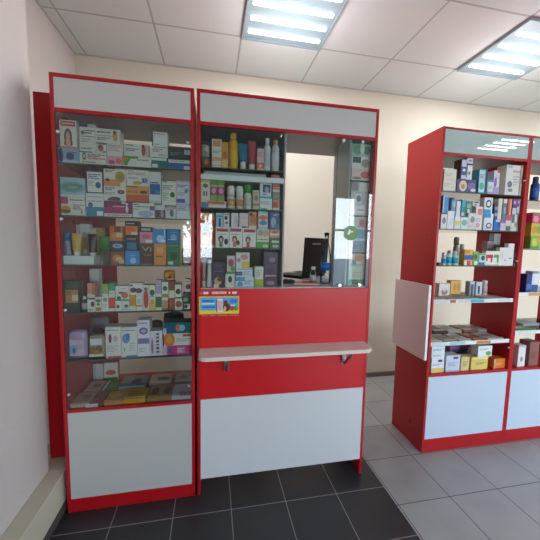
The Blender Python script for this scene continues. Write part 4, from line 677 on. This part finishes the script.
for sh, kind, X0, X1, Y0, Y1, Z0, Z1, col, dec, look in ITEMS:
    X0, X1, Y0, Y1, Z0, Z1 = [v/1e4 for v in (X0, X1, Y0, Y1, Z0, Z1)]
    wd, dp, ht = X1-X0, Y1-Y0, Z1-Z0; cx, cy = (X0+X1)/2, (Y0+Y1)/2
    wh = WHERE['R' if sh[0] == 'R' else sh]; label = look + ' on ' + wh if sh[0] != 'R' else look + ' in ' + wh
    if len(label.split()) > 16: label = look+', '+wh
    if len(label.split()) > 16: print('LONG', len(label.split()), label)
    if label in SEEN: print('DUP', label)
    SEEN[label] = 1
    nm, cat = NAMES[kind]; grp = 'goods in ' + wh if sh[0] == 'R' else 'goods on ' + wh
    if kind in ('box', 'flat'):
        bm = bmesh.new(); mats = [mat(col, .42)]
        box(bm, -wd/2, wd/2, -dp/2, dp/2, 0, ht, 0, .0008)
        if kind == 'box':
            decorate(bm, dec, wd, ht, mats, 'f', -dp/2)
            f = bm.faces.new([bm.verts.new(v) for v in ((-wd*.4, -dp*.42, ht+.0004), (wd*.4, -dp*.42, ht+.0004), (wd*.38, -dp*.1, ht+.0004), (-wd*.38, -dp*.1, ht+.0004))])  # tuck flap
        else: decorate(bm, dec, wd, dp, mats, 't', ht)
        if sh in ('C6', 'C1') or (sh == 'A6'): pass
        o = obj(nm, bm, mats, None, (cx, cy, Z0)); tag(o, label, cat, grp)
    elif kind == 'pack':
        bm = bmesh.new(); mats = [mat(col, .35)]; nx, nz = 8, 8
        for side in (-1, 1):
            g = {}
            for i in range(nx+1):
                for j in range(nz+1):
                    u, v = i/nx, j/nz; puff = (math.sin(math.pi*u)**.5)*(math.sin(math.pi*min(v*1.0, 1))**.45)
                    sx = 1-.10*max(0, (v-.6)/.4)**2
                    g[i, j] = bm.verts.new(((-.5+u)*wd*sx, side*(dp/2-.002)*puff*.9+side*.0008, v*ht*(1-.05*abs(2*u-1)**2)))
            for i in range(nx):
                for j in range(nz):
                    q = (g[i, j], g[i+1, j], g[i+1, j+1], g[i, j+1]); f = bm.faces.new(q if side < 0 else q[::-1]); f.smooth = True
        bmesh.ops.remove_doubles(bm, verts=bm.verts, dist=.0022)
        n0 = len(bm.faces); old = set(bm.faces)
        decorate(bm, dec, wd*.8, ht*.8, mats, 'f', -dp/2+.0005)
        for f in bm.faces:
            if f not in old:
                for v in f.verts: v.co.z += ht*.1; 
        o = obj(nm, bm, mats, None, (cx, cy, Z0)); tag(o, label, cat, grp)
    else:
        d = dict(s.split('=') if '=' in s else (s, 1) for s in dec.split(';')); cf = float(d['capfrac']); R_ = wd/2
        e = empty(nm, (cx, cy, Z0), label, cat, grp); L = (cx, cy, Z0)
        if kind == 'bottle':
            hb = ht*(1-cf); r1 = R_*.96; neck = R_*.5
            bm = bmesh.new(); lathe(bm, [(r1*.9, 0), (r1, .004), (r1, hb*.88), (r1*.8, hb*.95), (neck, hb)], 20); obj('body', bm, mat(col, .3), e, L)
            bm = bmesh.new(); rc = R_*.62 if cf < .3 else R_*.9
            lathe(bm, [(rc, 0), (rc, ht*cf*.8), (rc*.8, ht*cf*.96), (rc*.3, ht*cf)], 20); obj('cap', bm, mat(d['cap'], .35), e, (cx, cy, Z0+hb))
            bm = bmesh.new(); lathe(bm, [(r1+.0006, hb*.2), (r1+.0006, hb*.7)], 20); obj('product_label', bm, mat(d.get('lab', 'dddddd'), .4), e, L)
        elif kind == 'jar':
            hb = ht*(1-cf); bm = bmesh.new(); lathe(bm, [(R_*.8, 0), (R_*.84, .003), (R_*.95, hb)], 24); obj('body', bm, mat(col, .15, 'clear'), e, L)
            bm = bmesh.new(); lathe(bm, [(R_*1.0, 0), (R_*1.0, ht*cf*.8), (R_*.9, ht*cf)], 24); obj('lid', bm, mat(d['cap'], .35), e, (cx, cy, Z0+hb))
        else:
            up = 'bot' in d; hc = ht*cf; bm = bmesh.new()      # tube: round at the cap, crimped flat at the other end
            z0, z1 = (hc, ht) if up else (0, ht-hc); n_ = 8; rings = []
            for k in range(n_+1):
                t = k/n_; q = t if up else 1-t; z = z0+(z1-z0)*t
                ry = min(R_, dp/2)*(1-.93*q**1.3); rx = R_*(.8+.2*q)
                rings.append([bm.verts.new((rx*math.cos(a*math.pi/10), ry*math.sin(a*math.pi/10), z)) for a in range(20)])
            for a, b in zip(rings, rings[1:]):
                for i in range(20): bm.faces.new((a[i], a[(i+1) % 20], b[(i+1) % 20], b[i])).smooth = True
            bm.faces.new(rings[0][::-1]); bm.faces.new(rings[-1]); obj('body', bm, mat(col, .3), e, L)
            bm = bmesh.new(); rc = min(R_, dp/2)*.82
            lathe(bm, [(rc, 0), (rc, hc*.9), (rc*.9, hc)], 20) ; obj('cap', bm, mat(d['cap'], .35), e, (cx, cy, Z0 if up else Z0+ht-hc))

# ---------------------------------------------------------------- things on the counter
ZT = 1.1488
def rotp(x, y, a): return (x*math.cos(a)-y*math.sin(a), x*math.sin(a)+y*math.cos(a))
a = math.radians(41); hx, hy = 1.592, -.86
e = empty('laptop', (hx, hy, ZT), 'open black laptop standing on the counter, lid back towards the room', 'laptop'); e.rotation_euler = (0, 0, a)
def child(name, bm, m_, par): return obj(name, bm, m_, None) if par is None else _ch(name, bm, m_, par)
def _ch(name, bm, m_, par):
    o = obj(name, bm, m_); o.parent = par; return o
BLK = mat('0c0d11', .6, 'laminate'); BLK.node_tree.nodes['Principled BSDF'].inputs['Specular IOR Level'].default_value = .2
bm = bmesh.new(); box(bm, 0, .34, 0, .235, .001, .019, 0, .003); ba = _ch('base', bm, BLK, e)
bm = bmesh.new()
for r in range(5):
    for c in range(13): box(bm, .025+c*.0225, .044+c*.0225, .05+r*.019, .066+r*.019, .0192, .0205)
_ch('keyboard', bm, mat('2a2c30', .5), ba)
bm = bmesh.new(); box(bm, .12, .22, .165, .22, .0192, .0197); _ch('touchpad', bm, mat('303236', .3), ba)
bm = bmesh.new(); box(bm, 0, .34, -.008, 0, 0, .262, 0, .002); li = _ch('lid', bm, BLK, e); li.location = (0, -.001, .0195); li.rotation_euler = (math.radians(3), 0, 0)
bm = bmesh.new(); box(bm, .012, .328, .0001, .0012, .014, .25); _ch('screen', bm, mat('0c0e14', .12), li)
bm = bmesh.new()
for k in range(5): box(bm, .10+k*.024, .117+k*.024, -.0090, -.0082, .215, .225)
_ch('lettering', bm, mat('8f98a4', .3), li)
for x in (.05, .27):
    bm = bmesh.new(); cyl(bm, (x, -.004, .019), (x+.03, -.004, .019), .004, 8); _ch('hinge', bm, BLK, e)
# water bottle
L = (1.672, -1.09, ZT)
e = empty('water_bottle', L, 'clear plastic water bottle with blue label and dark cap beside the laptop', 'bottle')
CLR = glass('clear_plastic', (.84, .90, .95, 1), 1.35)
bm = bmesh.new(); lathe(bm, [(.024, 0), (.030, .006), (.031, .05), (.028, .06), (.031, .07), (.031, .15), (.028, .17), (.018, .225), (.0125, .25), (.0125, .29)], 24); obj('body', bm, CLR, e, L)
bm = bmesh.new(); lathe(bm, [(.0315, .082), (.0315, .128)], 24); obj('product_label', bm, mat('2a64b4', .35), e, L)
bm = bmesh.new(); lathe(bm, [(.0145, 0), (.0145, .016), (.013, .018)], 20); obj('cap', bm, mat('1c1e26', .4), e, (L[0], L[1], ZT+.29))
# small white capped bottle
L = (1.60, -1.07, ZT)
e = empty('small_bottle', L, 'small clear bottle with white cap in front of the laptop lid', 'bottle')
bm = bmesh.new(); lathe(bm, [(.017, 0), (.019, .004), (.019, .065), (.011, .078), (.011, .084)], 20); obj('body', bm, glass('clear_plastic_grey', (.7, .76, .8, 1), 1.4), e, L)
bm = bmesh.new(); lathe(bm, [(.0135, 0), (.0135, .016), (.012, .018)], 20); obj('cap', bm, mat('d8dadc', .4), e, (L[0], L[1], ZT+.084))
bm = bmesh.new(); lathe(bm, [(.0195, .015), (.0195, .05)], 20); obj('product_label', bm, mat('b8bcb4', .4), e, L)
# red folder
bm = bmesh.new(); box(bm, -.075, .075, -.045, .045, 0, .014, 0, .002); box(bm, -.074, .074, -.0455, -.0450, .003, .011, 1)
o = obj('red_folder', bm, [mat('c4242c', .35), mat('b8a8a0', .5)], None, (1.535, -1.115, ZT)); o.rotation_euler = (0, 0, math.radians(-8)); tag(o, 'red folder lying flat on the counter in front of the laptop', 'folder')
# coiled black cable / headset
def tube(bm, pts, r, seg=8):
    rings = []
    for i, p in enumerate(pts):
        d = (Vector(pts[min(i+1, len(pts)-1)])-Vector(pts[max(i-1, 0)])).normalized(); u = d.cross(Vector((0, 0, 1)))
        u = (u if u.length > .1 else Vector((1, 0, 0))).normalized(); v = u.cross(d)
        rings.append([bm.verts.new(Vector(p)+u*r*math.cos(t*2*math.pi/seg)+v*r*math.sin(t*2*math.pi/seg)) for t in range(seg)])
    for a_, b_ in zip(rings, rings[1:]):
        for i in range(seg): bm.faces.new((a_[i], a_[(i+1) % seg], b_[(i+1) % seg], b_[i])).smooth = True
    bm.faces.new(rings[0][::-1]); bm.faces.new(rings[-1])
bm = bmesh.new()
pts = [((.034+.004*math.sin(t*.9))*math.cos(t*.35), (.026+.003*math.cos(t*.7))*math.sin(t*.35), .0062+.0008*t*.42+.002*math.sin(t*1.3)**2) for t in range(62)]
tube(bm, pts, .0038)
tag(obj('cable_coil', bm, mat('1d1e20', .4), None, (1.432, -1.13, ZT)), 'black cable coiled on the counter at the left of the red folder', 'cable')
# promotional sticker strip and poster on the counter front
yfp = -1.2341
bm = bmesh.new(); mats = [mat('e4c838', .4)]; W_, H_ = .207, .094
box(bm, -W_/2, W_/2, 0, .0008, 0, H_)
decorate(bm, 'r .03 .2 .97 .93 5aa8dc;r .03 .07 .97 .22 e8d030;r .06 .55 .38 .62 d8e8f0;r .08 .7 .36 .8 2c70b4;r .08 .35 .4 .45 2c70b4;r .43 .12 .47 .8 303030;r .45 .12 .58 .86 e8d8dc;r .47 .2 .56 .75 d8a8b8;e .68 .38 .09 .24 5c2a20;e .66 .62 .05 .16 6c3024;e .64 .3 .035 .14 e0b088;r .78 .62 .95 .82 3c7cc0;e .82 .32 .045 .16 c03c30;e .92 .32 .045 .16 4c9c40;r .78 .45 .9 .52 e4e4e4', W_, H_, mats, 'f', 0)
o = obj('promo_poster', bm, mats, None, (1.034, yfp, 1.012)); tag(o, 'small yellow framed blue poster with a phone on the red counter front', 'poster')
bm = bmesh.new(); mats = [mat('b82028', .4)]; W_, H_ = .2, .018
box(bm, -W_/2, W_/2, 0, .0008, 0, H_)
decorate(bm, 'e .06 .5 .03 .35 e06060;r .11 .15 .24 .85 ead8d8;r .33 .2 .7 .85 ead8d8;l .34 .3 .7 .7 c05050;e .78 .5 .025 .35 e8d8d8;r .85 .15 .97 .85 ead8d8', W_, H_, mats, 'f', 0)
o = obj('red_sticker', bm, mats, None, (1.03, yfp, 1.115)); tag(o, 'thin red sticker strip with white symbols above the small poster', 'sticker')
bm = bmesh.new(); mats = [mat('b82028', .4)]
box(bm, -W_/2, W_/2, 0, .0008, 0, .009); decorate(bm, 'l .02 .2 .98 .9 d89090', W_, .009, mats, 'f', 0)
o = obj('red_sticker', bm, mats, None, (1.04, yfp, .999)); tag(o, 'thin red sticker strip with tiny writing under the small poster', 'sticker')
# reflection of a round sign, painted as a disc on the glass pane
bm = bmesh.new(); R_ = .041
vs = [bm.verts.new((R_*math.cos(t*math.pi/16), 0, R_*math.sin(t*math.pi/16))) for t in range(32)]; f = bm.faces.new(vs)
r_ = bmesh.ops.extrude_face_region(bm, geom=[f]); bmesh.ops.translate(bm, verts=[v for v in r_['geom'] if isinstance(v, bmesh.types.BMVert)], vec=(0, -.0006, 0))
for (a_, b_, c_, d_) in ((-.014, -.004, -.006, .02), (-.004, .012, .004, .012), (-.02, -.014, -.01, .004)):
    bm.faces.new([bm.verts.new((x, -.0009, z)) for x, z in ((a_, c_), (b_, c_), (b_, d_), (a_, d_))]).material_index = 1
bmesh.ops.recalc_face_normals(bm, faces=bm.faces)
tag(obj('sign_reflection', bm, [mat('5a8a3c', .4), mat('e4ecdc', .4)], None, (1.757, -1.2322, 1.452)), 'painted reflection of round green sign with white shape on the small glass pane', 'sticker')
# price card on the base of the left cabinet
bm = bmesh.new(); box(bm, -.028, .028, 0, .001, 0, .016); mats = [mat('e8e8ec', .4)]
decorate(bm, 'l .1 .3 .5 .7 4858a0;r .6 .3 .9 .6 707080', .056, .016, mats, 'f', 0)
o = obj('price_card', bm, mats, None, (.405, -1.2235, .549)); tag(o, 'little white price card leaning in front of the maroon pack', 'price card')
print('PRODUCTS', len(ITEMS))
